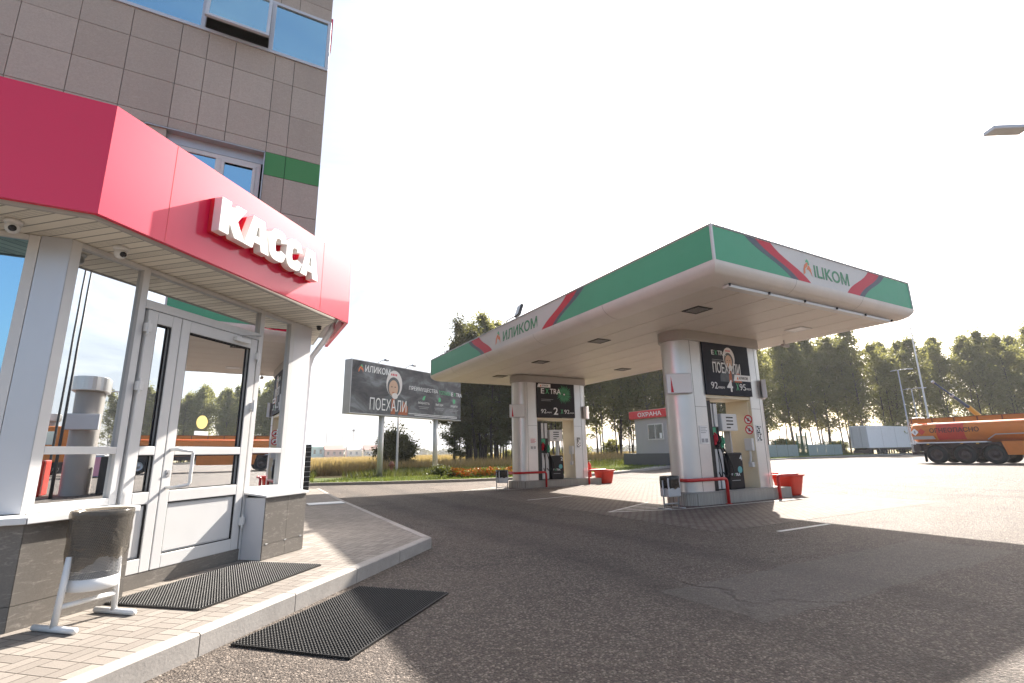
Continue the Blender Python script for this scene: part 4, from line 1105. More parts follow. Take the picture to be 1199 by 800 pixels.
def dispenser(ox, oy, oz, num, label):
    d = thing('fuel_dispenser', label, 'fuel pump', (11.5+ox, 9.4+oy, .31+oz), 0, 'fuel pumps')
    T = Matrix.Translation((ox, oy, oz))
    g = MB(T); g.bbox(10.885, 11.10, 9.02, 9.78, .312, 2.64, .012); g.build('side_tower', M['black'], d)
    g = MB(T); g.bbox(11.105, 11.56, 9.12, 9.72, .312, 1.40, .012); g.bbox(11.105, 11.50, 9.16, 9.68, 1.401, 2.60, .01); g.build('hose_tower', M['dark'], d)
    g = MB(T)
    for k in range(2):
        g = MB(T); g.bbox(11.135+k*.19, 11.27+k*.19, 9.085, 9.135, .34, 1.36, .01); g.build('hose_panel', M['white_metal'], d)
        g = MB(T); g.bbox(11.135+k*.19, 11.27+k*.19, 9.12, 9.17, 1.95, 2.57, .01); g.build('upper_panel', M['white_metal'], d)
    g = MB(T); g.prism([(11.13, 9.118), (11.33, 9.118), (11.33, 9.114), (11.13, 9.114)], 1.72, 1.93); g.build('grade_plate', M['green_panel'], d)
    g = MB(T); g.bbox(11.52, 12.16, 9.05, 9.62, 1.84, 2.30, .02); dp = g.build('display', M['white_metal'], d)
    f = frame((11.52+ox, 9.05+oy, 1.84+oz), (1, 0, 0), (0, 0, 1)); g = MB(f)
    for k in range(4): g.bbox(.18, .46 if k < 3 else .34, .34-k*.09, .375-k*.09, .001, .006, .002)
    g.build('screen_slot', M['black_gloss'], dp)
    g = MB(T)
    for x in (11.60, 12.08): g = MB(T); g.box(x-.025, x+.025, 9.25, 9.45, 1.26, 1.838); g.build('upright', M['galv'], d)
    g = MB(T); g.bbox(11.54, 12.14, 9.0, 9.72, .312, 1.26, .035); cb = g.build('cabinet', M['poster_black'], d)
    f = frame((11.54+ox, 9.0+oy, .312+oz), (1, 0, 0), (0, 0, 1))
    text(num, .14, M['white_flat'], cb, f, .46, .74, .10, bold=.01); ecstra(cb, f, .08, .34, .075)
    g = MB(f); g.box(.08, .42, .22, .235, .001, .003); g.build('small_print', M['grey_flat'], cb)
    g = MB(f); g.disc((.44, .50, .002), .09, 20); g.build('starburst', M['teal'], cb)
    # nozzles in their holsters and the hanging hoses
    for k, mt in enumerate((M['red_stripe'], M['black'], M['green_panel'])):
        x = 11.17+k*.13; z = 1.62-.04*k
        g = MB(T); g.bbox(x-.04, x+.04, 9.02, 9.115, z-.16, z+.12, .02); g.tube([(x, 9.04, z-.10), (x, 8.97, z-.02), (x, 8.98, z+.10), (x, 9.05, z+.16)], .022, 8); nz = g.build('nozzle', mt, d)
        pts = [(x, 9.02, z-.14)]
        for i in range(1, 13):
            u = i/12; pts.append((x+.16*math.sin(PI*u)*(.3+.5*k)+.03*k*u, 9.02-.06*math.sin(PI*u), z-.14-(.95-.05*k)*math.sin(PI*u*.5)*(1 if u < .7 else 1-.25*(u-.7)/.3)))
        g = MB(T); g.tube(pts, .016, 8); g.build('hose', M['rubber'], nz, smooth=True)
    return d
dispenser(*OFF['4'], '4', 'fuel pump numbered 4 under the cosmonaut poster')
dispenser(*OFF['2'], '2', 'fuel pump numbered 2 under the starburst poster')

def rail(ox, oy, oz, left, label):
    t_ = thing('guard_rail', label, 'guard rail', ((9.4 if left else 14.2)+ox, 9.5+oy, oz), 0, 'red guard rails round the pump islands')
    T = Matrix.Translation((ox, oy, oz)); g = MB(T); r = .042
    def bend(P, rad=.10):
        o = [P[0]]
        for i in range(1, len(P)-1):
            a, b, c = Vector(P[i-1]), Vector(P[i]), Vector(P[i+1]); u = (a-b).normalized(); v = (c-b).normalized()
            for k in range(5):
                q = k/4; o.append(b+u*rad*(1-q)**2+v*rad*q**2)
        return o+[P[-1]]
    if left: P = [(11.13, 8.79, 0), (11.13, 8.79, .62), (9.70, 8.79, .62), (9.74, 9.37, .62), (10.0, 9.37, .62)]
    else: P = [(13.25, 8.79, 0), (13.25, 8.79, .62), (14.20, 8.79, .62), (14.20, 9.9, .62), (14.20, 9.9, 0)]
    g.tube(bend(P), r, 12); g.build('bar', M['red_rail'], t_, smooth=True)
    g = MB(T)
    for p in ((P[0],) if left else (P[0], P[-1])): g.lathe([(.001, .012), (.075, .012), (.08, 0)], 16, p)
    g.build('foot', M['red_rail'], t_)
rail(*OFF['4'], True, 'red tube rail round the left end of pump island 4'); rail(*OFF['4'], False, 'red tube rail round the right end of pump island 4')
rail(*OFF['2'], True, 'red tube rail round the left end of pump island 2'); rail(*OFF['2'], False, 'red tube rail round the right end of pump island 2')

def litter_bin(x, y, z, label):
    t_ = thing('litter_bin', label, 'bin', (x, y, z), 0, 'metal bins at the pump islands')
    g = MB(); g.box(x-.20, x+.20, y-.14, y+.14, z+.28, z+.72); g.build('bucket', M['bin_grey'], t_, bevel=.02)
    g = MB()
    for sx in (-.235, .235):
        g.tube([(x+sx, y, z+.01), (x+sx, y, z+.66)], .018, 8); g.tube([(x+sx, y-.20, z+.02), (x+sx, y+.20, z+.02)], .018, 8)
    g.tube([(x-.235, y, z+.12), (x+.235, y, z+.12)], .014, 8); g.build('stand', M['galv'], t_, smooth=True)
    g = MB(); n = 28; vs = []; fs = []
    for i, (k, zz) in enumerate(((1.06, .47), (1.10, .55), (1.08, .66), (1.12, .74), (1.02, .75), (.9, .66), (.8, .5))):
        for j in range(n):
            a = 2*PI*j/n; c, s = math.cos(a), math.sin(a); q = (abs(c)**4+abs(s)**4)**-.25
            w = 1+.03*math.sin(j*2.7+i*1.9)
            vs.append((x+.205*q*c*k*w, y+.145*q*s*k*w, z+zz+(.02*math.sin(j*1.7) if i == 0 else 0)))
    for i in range(6):
        for j in range(n): fs.append((i*n+j, i*n+(j+1) % n, (i+1)*n+(j+1) % n, (i+1)*n+j))
    g.add(vs, fs); g.build('bin_bag', M['bag_black'], t_, smooth=True)
litter_bin(9.19, 8.86, 0, 'small grey bin with black bag at the hatched end of pump island 4')
litter_bin(9.03, 17.14, -.03, 'small grey bin with black bag at the left end of pump island 2')
def sand_tub(x, y, z, label, yaw):
    t_ = thing('sand_tub', label, 'tub', (x, y, z), yaw, 'red tubs at the pump islands')
    m_ = Matrix.Translation((x, y, z)) @ Matrix.Rotation(yaw, 4, 'Z')
    def ring(hx, hy, z_, n=32, p=6): return [(hx*math.copysign(abs(math.cos(a))**(2/p), math.cos(a)), hy*math.copysign(abs(math.sin(a))**(2/p), math.sin(a)), z_) for a in [2*PI*k/n for k in range(n)]]
    g = MB(m_); vs = []; fs = []; n = 32
    for hx, hy, z_ in ((.001, .001, .01), (.25, .22, .01), (.27, .24, .03), (.36, .32, .54), (.395, .355, .55), (.40, .36, .60), (.38, .34, .605), (.35, .31, .55), (.32, .28, .42), (.001, .001, .42)):
        vs += ring(hx, hy, z_)
    for i in range(9):
        for j in range(n): fs.append((i*n+j, i*n+(j+1) % n, (i+1)*n+(j+1) % n, (i+1)*n+j))
    g.add(vs, fs); tb = g.build('tub', M['red_bin'], t_, smooth=True); tb.data.set_sharp_from_angle(angle=math.radians(40))
    g = MB(m_); g.add(ring(.33, .29, .47), [list(range(n))]); g.build('sand', M['soil'], t_)
sand_tub(14.48, 9.30, 0, 'red plastic tub standing right of pump island 4', .05)
sand_tub(14.25, 17.5, -.03, 'red plastic tub standing right of pump island 2', .05)
def extinguisher(x, y, z, label):
    t_ = thing('fire_extinguisher', label, 'extinguisher', (x, y, z), 0, 'fire extinguishers on the pump islands')
    g = MB(); g.lathe([(.001, 0), (.085, 0), (.095, .03), (.095, .50), (.08, .57), (.035, .61), (.03, .66), (.001, .66)], 20, (x, y, z)); g.build('cylinder', M['red_bin'], t_, smooth=True)
    g = MB(); g.tube([(x-.02, y, z+.66), (x-.02, y, z+.70), (x+.13, y, z+.73)], .014, 8); g.tube([(x-.03, y, z+.69), (x-.12, y, z+.6), (x-.13, y, z+.2)], .014, 8); g.build('valve', M['black'], t_)
extinguisher(13.93, 9.62, .285, 'red fire extinguisher on the right end of pump island 4'); extinguisher(13.80, 17.95, .245, 'red fire extinguisher on the right end of pump island 2')

# ------------------------------------------------------------------ near the door: bin and mats
bc = bay(3.19, -4.17, .147)
NB = thing('litter_bin', 'tall perforated metal bin with brown plastic liner on a white tube stand beside the entrance', 'bin', bc)
def bl(s, d, z): return bay(3.19+s, -4.17+d, .147+z)
g = MB()
for sx in (-.225, .205):
    g.tube([bl(sx, .0, .03), bl(sx*.86, 0, .50)], .022, 10)
g.tube([bl(-.22, .0, .16), bl(.20, .0, .16)], .018, 10)
for sx in (-.225, .205):
    g.tube([bl(sx, -.19, .022), bl(sx, .21, .022)], .022, 10)
g.build('stand', M['white_metal'], NB, smooth='auto')
g = MB(); g.lathe([(.160, .28), (.178, .80)], 48, bc); g.build('bucket', M['perf'], NB, smooth=True)
g = MB(); g.lathe([(.001, .245), (.158, .245), (.164, .25), (.166, .33), (.159, .33)], 48, bc); g.build('base_ring', M['white_metal'], NB, smooth=True)
g = MB(); prof = [(.186, .46), (.196, .50), (.194, .58), (.201, .65), (.198, .72), (.205, .775), (.204, .81), (.198, .82), (.187, .81), (.174, .74), (.155, .60), (.12, .48), (.001, .45)]
rr2 = random.Random(3); wob = [[rr2.uniform(-1, 1) for k in range(72)] for i in range(len(prof))]
def bagf(i, k, r):
    if i >= 11: return r
    w = .5*math.sin(k*.55+i*.6)+.35*math.sin(k*1.3-i*.9)+.4*wob[i][k]
    return r*(1+.018*w)
g.lathe(prof, 72, bc, bagf)
mv = []
for idx, p in enumerate(g.v):
    i, k = divmod(idx, 72)
    if i == 0: p.z += .03*math.sin(k*.35)+.012*wob[0][k]+.05*math.sin(k*.0873+1)
    elif i < 6: p.z += .01*wob[i][k]
g.build('bin_liner', M['bag'], NB, smooth=True)

def rubber_mat(label, s0, s1, d0, d1, z, rot):
    c = bay((s0+s1)/2, (d0+d1)/2, z)
    L, W = s1-s0, d1-d0
    m_ = Matrix.Translation(c) @ baym() @ Matrix.Rotation(math.radians(rot), 4, 'Z')
    g = MB(m_); nx_, ny = 54, 34; sx, sy = L/nx_, W/ny; b = .0038
    for i in range(nx_+1): x = -L/2+i*sx; g.box(x-b, x+b, -W/2, W/2, .001, .016)
    for j in range(ny+1): y = -W/2+j*sy; g.box(-L/2, L/2, y-b, y+b, .001, .0145)
    for i in range(nx_+1):
        for j in range(ny+1):
            x = -L/2+i*sx; y = -W/2+j*sy; r = .0085
            P = [(x+r*math.cos(PI/3*k), y+r*math.sin(PI/3*k)) for k in range(6)]
            P2 = [(x+r*.6*math.cos(PI/3*k), y+r*.6*math.sin(PI/3*k)) for k in range(6)]
            vs = [(p[0], p[1], .002) for p in P]+[(p[0], p[1], .019) for p in P]+[(p[0], p[1], .023) for p in P2]
            g.add(vs, [(k, (k+1) % 6, 6+(k+1) % 6, 6+k) for k in range(6)]+[(6+k, 6+(k+1) % 6, 12+(k+1) % 6, 12+k) for k in range(6)]+[tuple(12+k for k in range(6))])
    g.box(-L/2-.015, L/2+.015, -W/2-.018, -W/2-.006, .001, .015); g.box(-L/2-.015, L/2+.015, W/2+.006, W/2+.018, .001, .015)
    g.box(-L/2-.018, -L/2-.006, -W/2-.005, W/2+.005, .001, .0155); g.box(L/2+.006, L/2+.018, -W/2-.005, W/2+.005, .001, .0155)
    o = g.build('rubber_mat', M['mat_rubber']); props(o, label, 'door mat'); return o
rubber_mat('black studded rubber mat on the paving in front of the glass door', 3.60, 5.22, -4.52, -3.57, .146, -1)
rubber_mat('black studded rubber mat lying on the asphalt below the kerb', 3.37, 4.97, -2.96, -1.98, .003, 2.5)
t_ = thing('metal_post', 'short dark metal post on the paving beyond the end of the station building', 'post', (2.35, 19.3, .147))
g = MB(); g.bbox(2.25, 2.45, 19.2, 19.4, .15, 1.75, .02); g.build('shaft', M['black_gloss'], t_)
g = MB()
for k in range(9): g.box(2.235, 2.465, 19.185, 19.415, .30+k*.17, .315+k*.17)
g.build('band', M['galv'], t_)

# ------------------------------------------------------------------ billboard
bu = Vector((8.6, 4.7, 0)).normalized(); bn = Vector((bu.y, -bu.x, 0))
fb = frame((5.4, 28.1, 0), bu, (0, 0, 1)); BW = 9.8; bz0, bz1 = 3.68, 6.62
BB = thing('billboard', 'long dark billboard with cosmonaut portrait on two steel posts beyond the road', 'billboard', tuple(fb @ Vector((4.9, 0, .1))), 0)
g = MB(fb); g.box(0, BW, bz0, bz1, -.55, -.03); g.build('box', M['billboard_side'], BB)
g = MB(fb); g.box(-.02, BW+.02, bz0-.06, bz0-.002, -.57, .01); g.box(-.02, BW+.02, bz1+.002, bz1+.05, -.57, .01); g.box(-.04, -.002, bz0-.06, bz1+.05, -.57, .012); g.build('frame', M['galv'], BB)
g = MB(fb); g.box(.0, BW, bz0, bz1, -.028, -.012); ps = g.build('poster', M['smoky_print'], BB)
fp = fb @ Matrix.Translation((0, bz0, -.012))
cosmonaut(ps, fp @ Matrix.Translation((0, 0, 0)), 3.35, 1.58, 2.45)
text('ИЛИКОМ', .40, M['white_flat'], ps, fp, .95, 2.36, 1.95, bold=.016); logo(ps, fp, .45, 2.30, .45, (M['orange_logo'], M['green_bright']))
text('ПОЕХАЛИ', .72, M['white_flat'], ps, fp @ Matrix.Translation((0, 0, .008)), 1.40, .22, 2.95, bold=.0)
text('ПРЕИМУЩЕСТВА', .30, M['white_flat'], ps, fp, 4.55, 1.62, 2.75); text('ТОПЛИВА', .27, M['green_bright'], ps, fp, 7.42, 1.62, 1.25)
ecstra(ps, fp, 8.75, 1.62, .26)
for k, wd in enumerate(('МОЩНОСТЬ', 'ВЫГОДА', 'ЗАЩИТА')):
    x = 5.95+k*1.55
    g = MB(fp @ Matrix.Translation((x, 1.25, .003))); g.prism([(-.16, -.12), (.02, -.14), (.16, .16), (-.02, .12)] if k == 0 else ([(-.1, -.16), (.12, -.1), (.12, .1), (0, .18), (-.12, .08)] if k == 1 else [(-.13, .15), (-.12, -.05), (0, -.18), (.12, -.05), (.13, .15)]), 0, .002); g.build('icon', M['green_bright'], ps)
    text(wd, .16, M['white_flat'], ps, fp, x, .83, None, center=True)
    g = MB(fp)
    for q in range(2): g.box(x-.5+.08*q, x+.5-.1*q, .66-q*.1, .69-q*.1, .002, .003)
    g.build('small_print', M['grey_flat'], ps)
g = MB(fp)
for q in range(2): g.box(4.5+.6*q, 9.4, .17-q*.09, .205-q*.09, .002, .003)
g.build('small_print', M['white_flat'], ps)
for u in (2.61, 7.44):
    p = fb @ Vector((u, 0, -.28)); p.z = 0
    g = MB(); g.tube([(p.x, p.y, -.1), (p.x, p.y, bz0-.06)], .165, 16); g.lathe([(.30, .14), (.30, .10)], 12, (p.x, p.y, 0)); g.build('post', M['steel_post'], BB, smooth=True)
g = MB(fb)
for u in (2.0, 4.3, 6.8):
    g.tube([(u, bz1+.04, -.3), (u, bz1+.22, .25), (u, bz1+.2, .55)], .025, 6); g.bbox(u-.14, u+.14, bz1+.12, bz1+.24, .5, .68, .02)
g.build('lamp', M['galv'], BB)

def pole(name, label, cat, x, y, h, r0, r1, mat, lean=0, group=None):
    z = terr(x)
    t_ = thing(name, label, cat, (x, y, z), 0, group)
    g = MB(); g.tube([(x, y, z-.1), (x, y, z+.3), (x, y, z+h)], [r0*1.3, r0, r1], 12); g.build('shaft', mat, t_, smooth=True)
    return t_
t_ = pole('flag_pole', 'slim grey pole behind the billboard, left of the round bush', 'pole', 10.1, 34.9, 6.2, .085, .06, M['steel_post'])
g = MB(); g.lathe([(.001, .10), (.08, .06), (.08, 0)], 12, (10.1, 34.9, 6.2)); g.build('finial', M['galv'], t_, smooth=True)
t_ = thing('fire_hydrant', 'small rust red hydrant in the grass between billboard posts', 'hydrant', (9.2, 33.0, .05))
g = MB(); g.lathe([(.15, 0), (.11, .04), (.11, .55), (.16, .58), (.16, .72), (.10, .86), (.001, .90)], 16, (9.2, 33.0, .05)); g.build('barrel', M['rust'], t_, smooth=True)
g = MB(); g.tube([(9.0, 32.95, .68), (9.4, 33.05, .68)], .06, 10); g.build('outlet', M['rust'], t_)

# ------------------------------------------------------------------ guard hut
hz = terr(25)
H = thing('guard_hut', 'small grey guard hut with red ОХРАНА sign band behind the pump islands', 'hut', (26.5, 25.5, hz))
g = MB(); g.box(25.0, 29.0, 22.6, 28.36, hz-.1, 1.16); g.build('plinth', M['hut_base'], H)
g = MB(); g.box(25.06, 28.6, 23.75, 27.05, 1.161, 3.54); g.build('wall', M['hut_wall'], H)
g = MB()
for y in (24.4, 25.05, 25.7, 26.35): g.box(25.056, 25.062, y, y+.012, 1.17, 3.54)
g.build('wall_seam', M['cap_grey'], H)
g = MB(); g.box(24.85, 28.8, 23.5, 27.35, 3.541, 4.08); fs_ = g.build('sign_band', M['red_sign'], H, bevel=.02)
fh = frame((24.85, 0, 0), (0, -1, 0), (0, 0, 1))
text('ОХРАНА', .30, M['white_flat'], fs_, fh, -26.45, 3.66, 2.25, bold=.012)
g = MB(); g.box(24.99, 25.055, 24.30, 25.72, 2.06, 3.14); w_ = g.build('window', M['white_pvc'], H)
g = MB(); g.box(24.982, 24.989, 24.37, 24.97, 2.13, 3.07); g.build('pane', M['glass_plain'], w_); g = MB(); g.box(24.982, 24.989, 25.05, 25.65, 2.13, 3.07); g.build('pane', M['glass_plain'], w_)
g = MB(); g.box(24.975, 24.981, 24.42, 24.62, 2.15, 2.5); g.build('notice', M['white_flat'], w_)
g = MB(); g.bbox(26.0, 26.9, 23.70, 23.748, 1.17, 3.2, .01); d_ = g.build('door', M['panel_grey'], H)
g = MB(); g.tube([(26.1, 23.69, 2.1), (26.1, 23.66, 2.1), (26.22, 23.66, 2.1)], .015, 6); g.build('handle', M['galv'], d_)
g = MB(); g.box(25.5, 26.9, 27.06, 27.5, 1.165, 3.1); g.build('cabinet', M['panel_grey'], H)
sheet('hut_path', off(KERB[6:12], .17)+off(KERB[6:12], 1.1)[::-1], .115, M['concrete'])

# ------------------------------------------------------------------ tanker
TX = 36.3; tz = terr(TX)
TK = thing('tanker_trailer', 'orange tanker trailer marked ОГНЕОПАСНО with three axles, parked at the right edge', 'tanker', (TX+1.2, 9.5, tz))
def oval(hx, hz_, n=36, p=2.35): return [(hx*math.copysign(abs(math.cos(a))**(2/p), math.cos(a)), hz_*math.copysign(abs(math.sin(a))**(2/p), math.sin(a))) for a in [2*PI*k/n for k in range(n)]]
cxm, czm = TX+1.22, 2.16; n = 36; hx, hzv = 1.20, .69
g = MB(); vs = []; fs = []
ys = [(15.18, .02), (15.16, .55), (15.08, .85), (14.96, .97), (14.85, 1.0), (3.6, 1.0), (3.4, .95), (3.3, .8), (3.26, .02)]
for y, k in ys: vs += [(cxm+a*k, y, czm+b*k) for a, b in oval(hx, hzv)]
for i in range(len(ys)-1):
    for j in range(n): fs.append((i*n+j, i*n+(j+1) % n, (i+1)*n+(j+1) % n, (i+1)*n+j))
g.add(vs, fs); tb = g.build('tank', M['tank_orange'], TK, smooth=True); tb.data.set_sharp_from_angle(angle=math.radians(35))
def band(y0, y1, a0, a1, mat, nm, k=1.004, par=None):
    g = MB(); P = oval(hx*k, hzv*(k+.003), 144); I = [i for i in range(a0*4, a1*4+1)]
    vs = [(cxm+P[i % 144][0], y0, czm+P[i % 144][1]) for i in I]+[(cxm+P[i % 144][0], y1, czm+P[i % 144][1]) for i in I]; L = len(I)
    g.add(vs, [(i, i+1, L+i+1, L+i) for i in range(L-1)]); g.build(nm, mat, par or tb, smooth=True)
band(13.75, 12.45, 12, 22, M['tank_red'], 'red_band')
# lettering, wrapped on the flank: placed on the flank tangent plane
ft = frame((TX-.012, 0, 0), (0, -1, 0), (0, 0, 1))
text('ОГНЕОПАСНО', .27, M['dark'], tb, ft, -14.05, 2.10, 2.28, bold=.012)
def diamond(y, z, h, mat, nm):
    g = MB(ft @ Matrix.Translation((-y, z, .004))); g.prism([(0, -h), (h, 0), (0, h), (-h, 0)], 0, .004); return g.build(nm, mat, tb)
diamond(14.80, 2.18, .21, M['white_flat'], 'hazard_diamond'); diamond(14.46, 2.19, .19, M['tank_red'], 'hazard_diamond')
g = MB(ft @ Matrix.Translation((-14.80, 2.18, .009))); g.prism([(-.05, -.08), (.05, -.08), (.03, .09), (-.04, .06)], 0, .001); g.build('pictogram', M['grey_flat'], tb)
g = MB(ft); g.prism([(-14.95, 1.74), (-13.85, 1.74), (-13.95, 1.93), (-14.95, 1.93)], -.08, .006); g.build('hose_locker', M['cap_grey'], TK)
g = MB(); g.box(TX+.02, TX+2.42, 11.55, 15.2, 1.50, 1.56); g.build('side_strip', M['white_flat'], TK)
g = MB(ft); pts = [(-11.45, 1.66), (-11.1, 1.92), (-3.6, 2.0)]
g.tube([(a, b, .05) for a, b in pts], .025, 6); g.build('side_pipe', M['galv'], TK)
g = MB(); g.box(TX+.14, TX+.24, 3.5, 15.0, 2.68, 2.95); g.box(TX+2.20, TX+2.30, 3.5, 15.0, 2.68, 2.95)
g.build('coaming', M['tank_orange'], TK)
g = MB()
for k in range(11): y = 14.9-k*1.05; g.box(TX+.11, TX+.138, y, y+.05, 2.69, 2.94)
g.box(TX+.10, TX+.27, 3.5, 15.05, 2.952, 2.975); g.build('coaming_rib', M['rust'], TK)
g = MB()
for y in (6, 9, 12): g.lathe([(.001, .14), (.26, .12), (.28, 0)], 18, (cxm, y, 2.80))
g.build('hatch', M['galv'], TK, smooth=True)
g = MB(); g.box(TX+.35, TX+.60, 3.4, 15.0, 1.20, 1.50); g.box(TX+1.85, TX+2.10, 3.4, 15.0, 1.20, 1.50); g.box(TX+.1, TX+2.35, 14.7, 15.05, 1.05, 1.45)
for y in (13.9, 12.6, 11.3): g.box(TX+.5, TX+1.95, y-.07, y+.07, .78, .92)
g.build('chassis', M['chassis'], TK)
g = MB(); g.box(TX+.05, TX+2.4, 15.05, 15.14, .85, 1.0); g.box(TX+.3, TX+.38, 14.95, 15.05, .9, 1.2); g.box(TX+2.0, TX+2.08, 14.95, 15.05, .9, 1.2); g.build('rear_bumper', M['chassis'], TK)
for y in (13.95, 12.64, 11.33):
    for sx, c_ in ((TX+.05, -1), (TX+2.02, 1)):
        m_ = frame((sx if c_ < 0 else sx+.36, y, tz+.515), (0, -1, 0) if c_ < 0 else (0, 1, 0), (0, 0, 1))
        g = MB(m_); prof = [(.30, -.34), (.47, -.33), (.512, -.28), (.515, -.08), (.47, -.02), (.31, -.015)]
        g.lathe(prof, 32); ty = g.build('wheel', M['tyre'], TK, smooth=True)
        g = MB(m_); g.lathe([(.31, -.016), (.29, -.03), (.27, -.10), (.16, -.11), (.13, -.03), (.10, .02), (.001, .025)], 24); g.build('rim', M['chassis'], ty, smooth=True)
    m_ = frame((TX+.0, y, tz+.515), (0, -1, 0), (0, 0, 1))
    g = MB(m_); A = [(.60*math.cos(a), .60*math.sin(a)) for a in [math.radians(8+164*k/16) for k in range(17)]]; Bq = [(.565*math.cos(a), .565*math.sin(a)) for a in [math.radians(8+164*k/16) for k in range(17)]]
    for k in range(16): g.prism([A[k], Bq[k], Bq[k+1], A[k+1]], -.42, .02)
    g.build('mudguard', M['chassis'], TK)
g = MB(); g.box(TX+.04, TX+.30, 14.52, 14.56, .42, .95); g.build('mud_flap', M['rubber'], TK)
g = MB(ft); g.prism([(-10.95, 1.55), (-10.78, .82), (-7.0, .82), (-7.0, 1.55)], -.42, .02); g.build('side_locker', M['tank_orange'], TK)
TR = thing('tractor_truck', 'orange tractor truck coupled to the tanker trailer beyond the right edge', 'truck', (TX+1.2, 1.5, tz))
g = MB(); g.bbox(TX+.0, TX+2.45, -2.2, -.1, tz+.9, tz+3.2, .12); g.build('cab', M['tank_orange'], TR)
g = MB(); g.box(TX+.3, TX+2.1, -2.2, 4.4, tz+.55, tz+.85); g.build('chassis', M['chassis'], TR)
g = MB(); g.box(TX-.008, TX+.002, -1.9, -.9, tz+2.0, tz+2.85); g.box(TX+.2, TX+2.25, -2.212, -2.19, tz+1.95, tz+2.9); g.build('window', M['glass'], TR)
for y in (-1.3, 2.4, 3.6):
    for sx, c_ in ((TX+.05, -1), (TX+2.02, 1)):
        m_ = frame((sx if c_ < 0 else sx+.36, y, tz+.515), (0, -1, 0) if c_ < 0 else (0, 1, 0), (0, 0, 1))
        g = MB(m_); g.lathe([(.30, -.34), (.47, -.33), (.512, -.28), (.515, -.08), (.47, -.02), (.31, -.015)], 28); ty = g.build('wheel', M['tyre'], TR, smooth=True)
        g = MB(m_); g.lathe([(.31, -.016), (.29, -.03), (.16, -.11), (.10, .02), (.001, .025)], 20); g.build('rim', M['galv'], ty, smooth=True)
g = MB()
for x in (TX+.35, TX+.75): g.tube([(x, 15.22, 1.0), (x, 15.24, 2.6), (x, 14.95, 3.05), (x, 14.5, 3.05)], .02, 6)
for k in range(6): g.tube([(TX+.35, 15.23, 1.15+k*.28), (TX+.75, 15.23, 1.15+k*.28)], .016, 6)
g.build('ladder', M['galv'], TK)
for x in (TX+.12, TX+2.05): g = MB(); g.bbox(x, x+.28, 15.141, 15.18, .87, .98, .01); g.build('tail_lamp', M['red_bin'], TK)
for y in (14.2, 12.6, 11.9): g = MB(); g.bbox(TX-.002, TX+.018, y, y+.12, 1.42, 1.48, .004); g.build('reflector', M['yellow_steel'], TK)
g = MB(); g.tube([(TX+.12, 11.0, 1.40), (TX+.1, 10.2, 1.28), (TX+.12, 9.4, 1.42)], .05, 8); g.build('hose', M['rubber'], TK, smooth=True)
# blue steel arm standing up behind the tanker
t_ = thing('loading_arm', 'dark blue steel arm with a yellow foot rising at a slant behind the tanker', 'arm', (44.9, 14.35, terr(45)))
g = MB(); g.tube([(44.9, 14.35, .33), (44.85, 14.36, 3.3)], .14, 10); g.tube([(44.85, 14.36, 3.3), (44.16, 14.61, 3.92)], .15, 8); g.build('foot', M['yellow_steel'], t_)
g = MB(); g.tube([(44.16, 14.61, 3.92), (43.1, 15.0, 4.72)], .10, 8); g.tube([(43.1, 15.0, 4.72), (41.83, 15.46, 5.68)], .065, 8); g.build('boom', M['blue_steel'], t_)
g = MB(); g.tube([(43.15, 14.98, 4.68), (43.05, 15.02, 4.76)], .125, 8); g.tube([(41.9, 15.44, 5.62), (41.8, 15.47, 5.70)], .09, 8); g.build('collar', M['galv'], t_)

# ------------------------------------------------------------------ box trailer
bz = .33; BT = thing('box_trailer', 'white box trailer parked beyond the fence left of the orange tanker', 'trailer', (76, 34.4, bz))
X0 = 69.4; X1 = 83.0; Y0 = 33.3; Y1 = 35.4
g = MB(); g.bbox(X0, X1, Y0, Y1, 1.22, 3.98, .03); bx = g.build('box', M['truck_white'], BT)
g = MB()
for k in range(4): g.box(X0+3.4+k*3.4, X0+3.43+k*3.4, Y0-.012, Y0-.001, 1.25, 3.95)
g.build('side_seam', M['galv'], bx)
g = MB(); g.box(X0, X1, Y0-.025, Y0-.001, 1.20, 1.249); g.build('side_rail', M['galv'], bx)
for y0, y1 in ((Y0+.06, Y0+1.03), (Y0+1.06, Y1-.06)):
    g = MB(); g.bbox(X0-.05, X0-.005, y0, y1, 1.30, 3.90, .01); dd_ = g.build('rear_door', M['white_metal'], BT)
    g = MB(); g.tube([(X0-.08, y1-.25, 1.3), (X0-.08, y1-.25, 3.9)], .025, 6); g.build('door_bar', M['galv'], dd_)
g = MB(); g.box(X0+.1, X1-.2, Y0+.2, Y0+.4, .95, 1.21); g.box(X0+.1, X1-.2, Y1-.4, Y1-.2, .95, 1.21); g.box(X0, X0+.1, Y0+.1, Y1-.1, .6, .95); g.build('chassis', M['chassis'], BT)
for x in (X0+2.6, X0+3.9, X1-1.2):
    for y in (Y0+.06, Y1-.4):
        m_ = frame((x, y, bz+.5), (1, 0, 0), (0, 0, 1)); g = MB(m_); g.lathe([(.001, -.30), (.47, -.29), (.5, -.24), (.5, -.05), (.46, 0), (.30, 0), (.26, -.06), (.001, -.05)], 20); g.build('wheel', M['tyre'], BT, smooth=True)

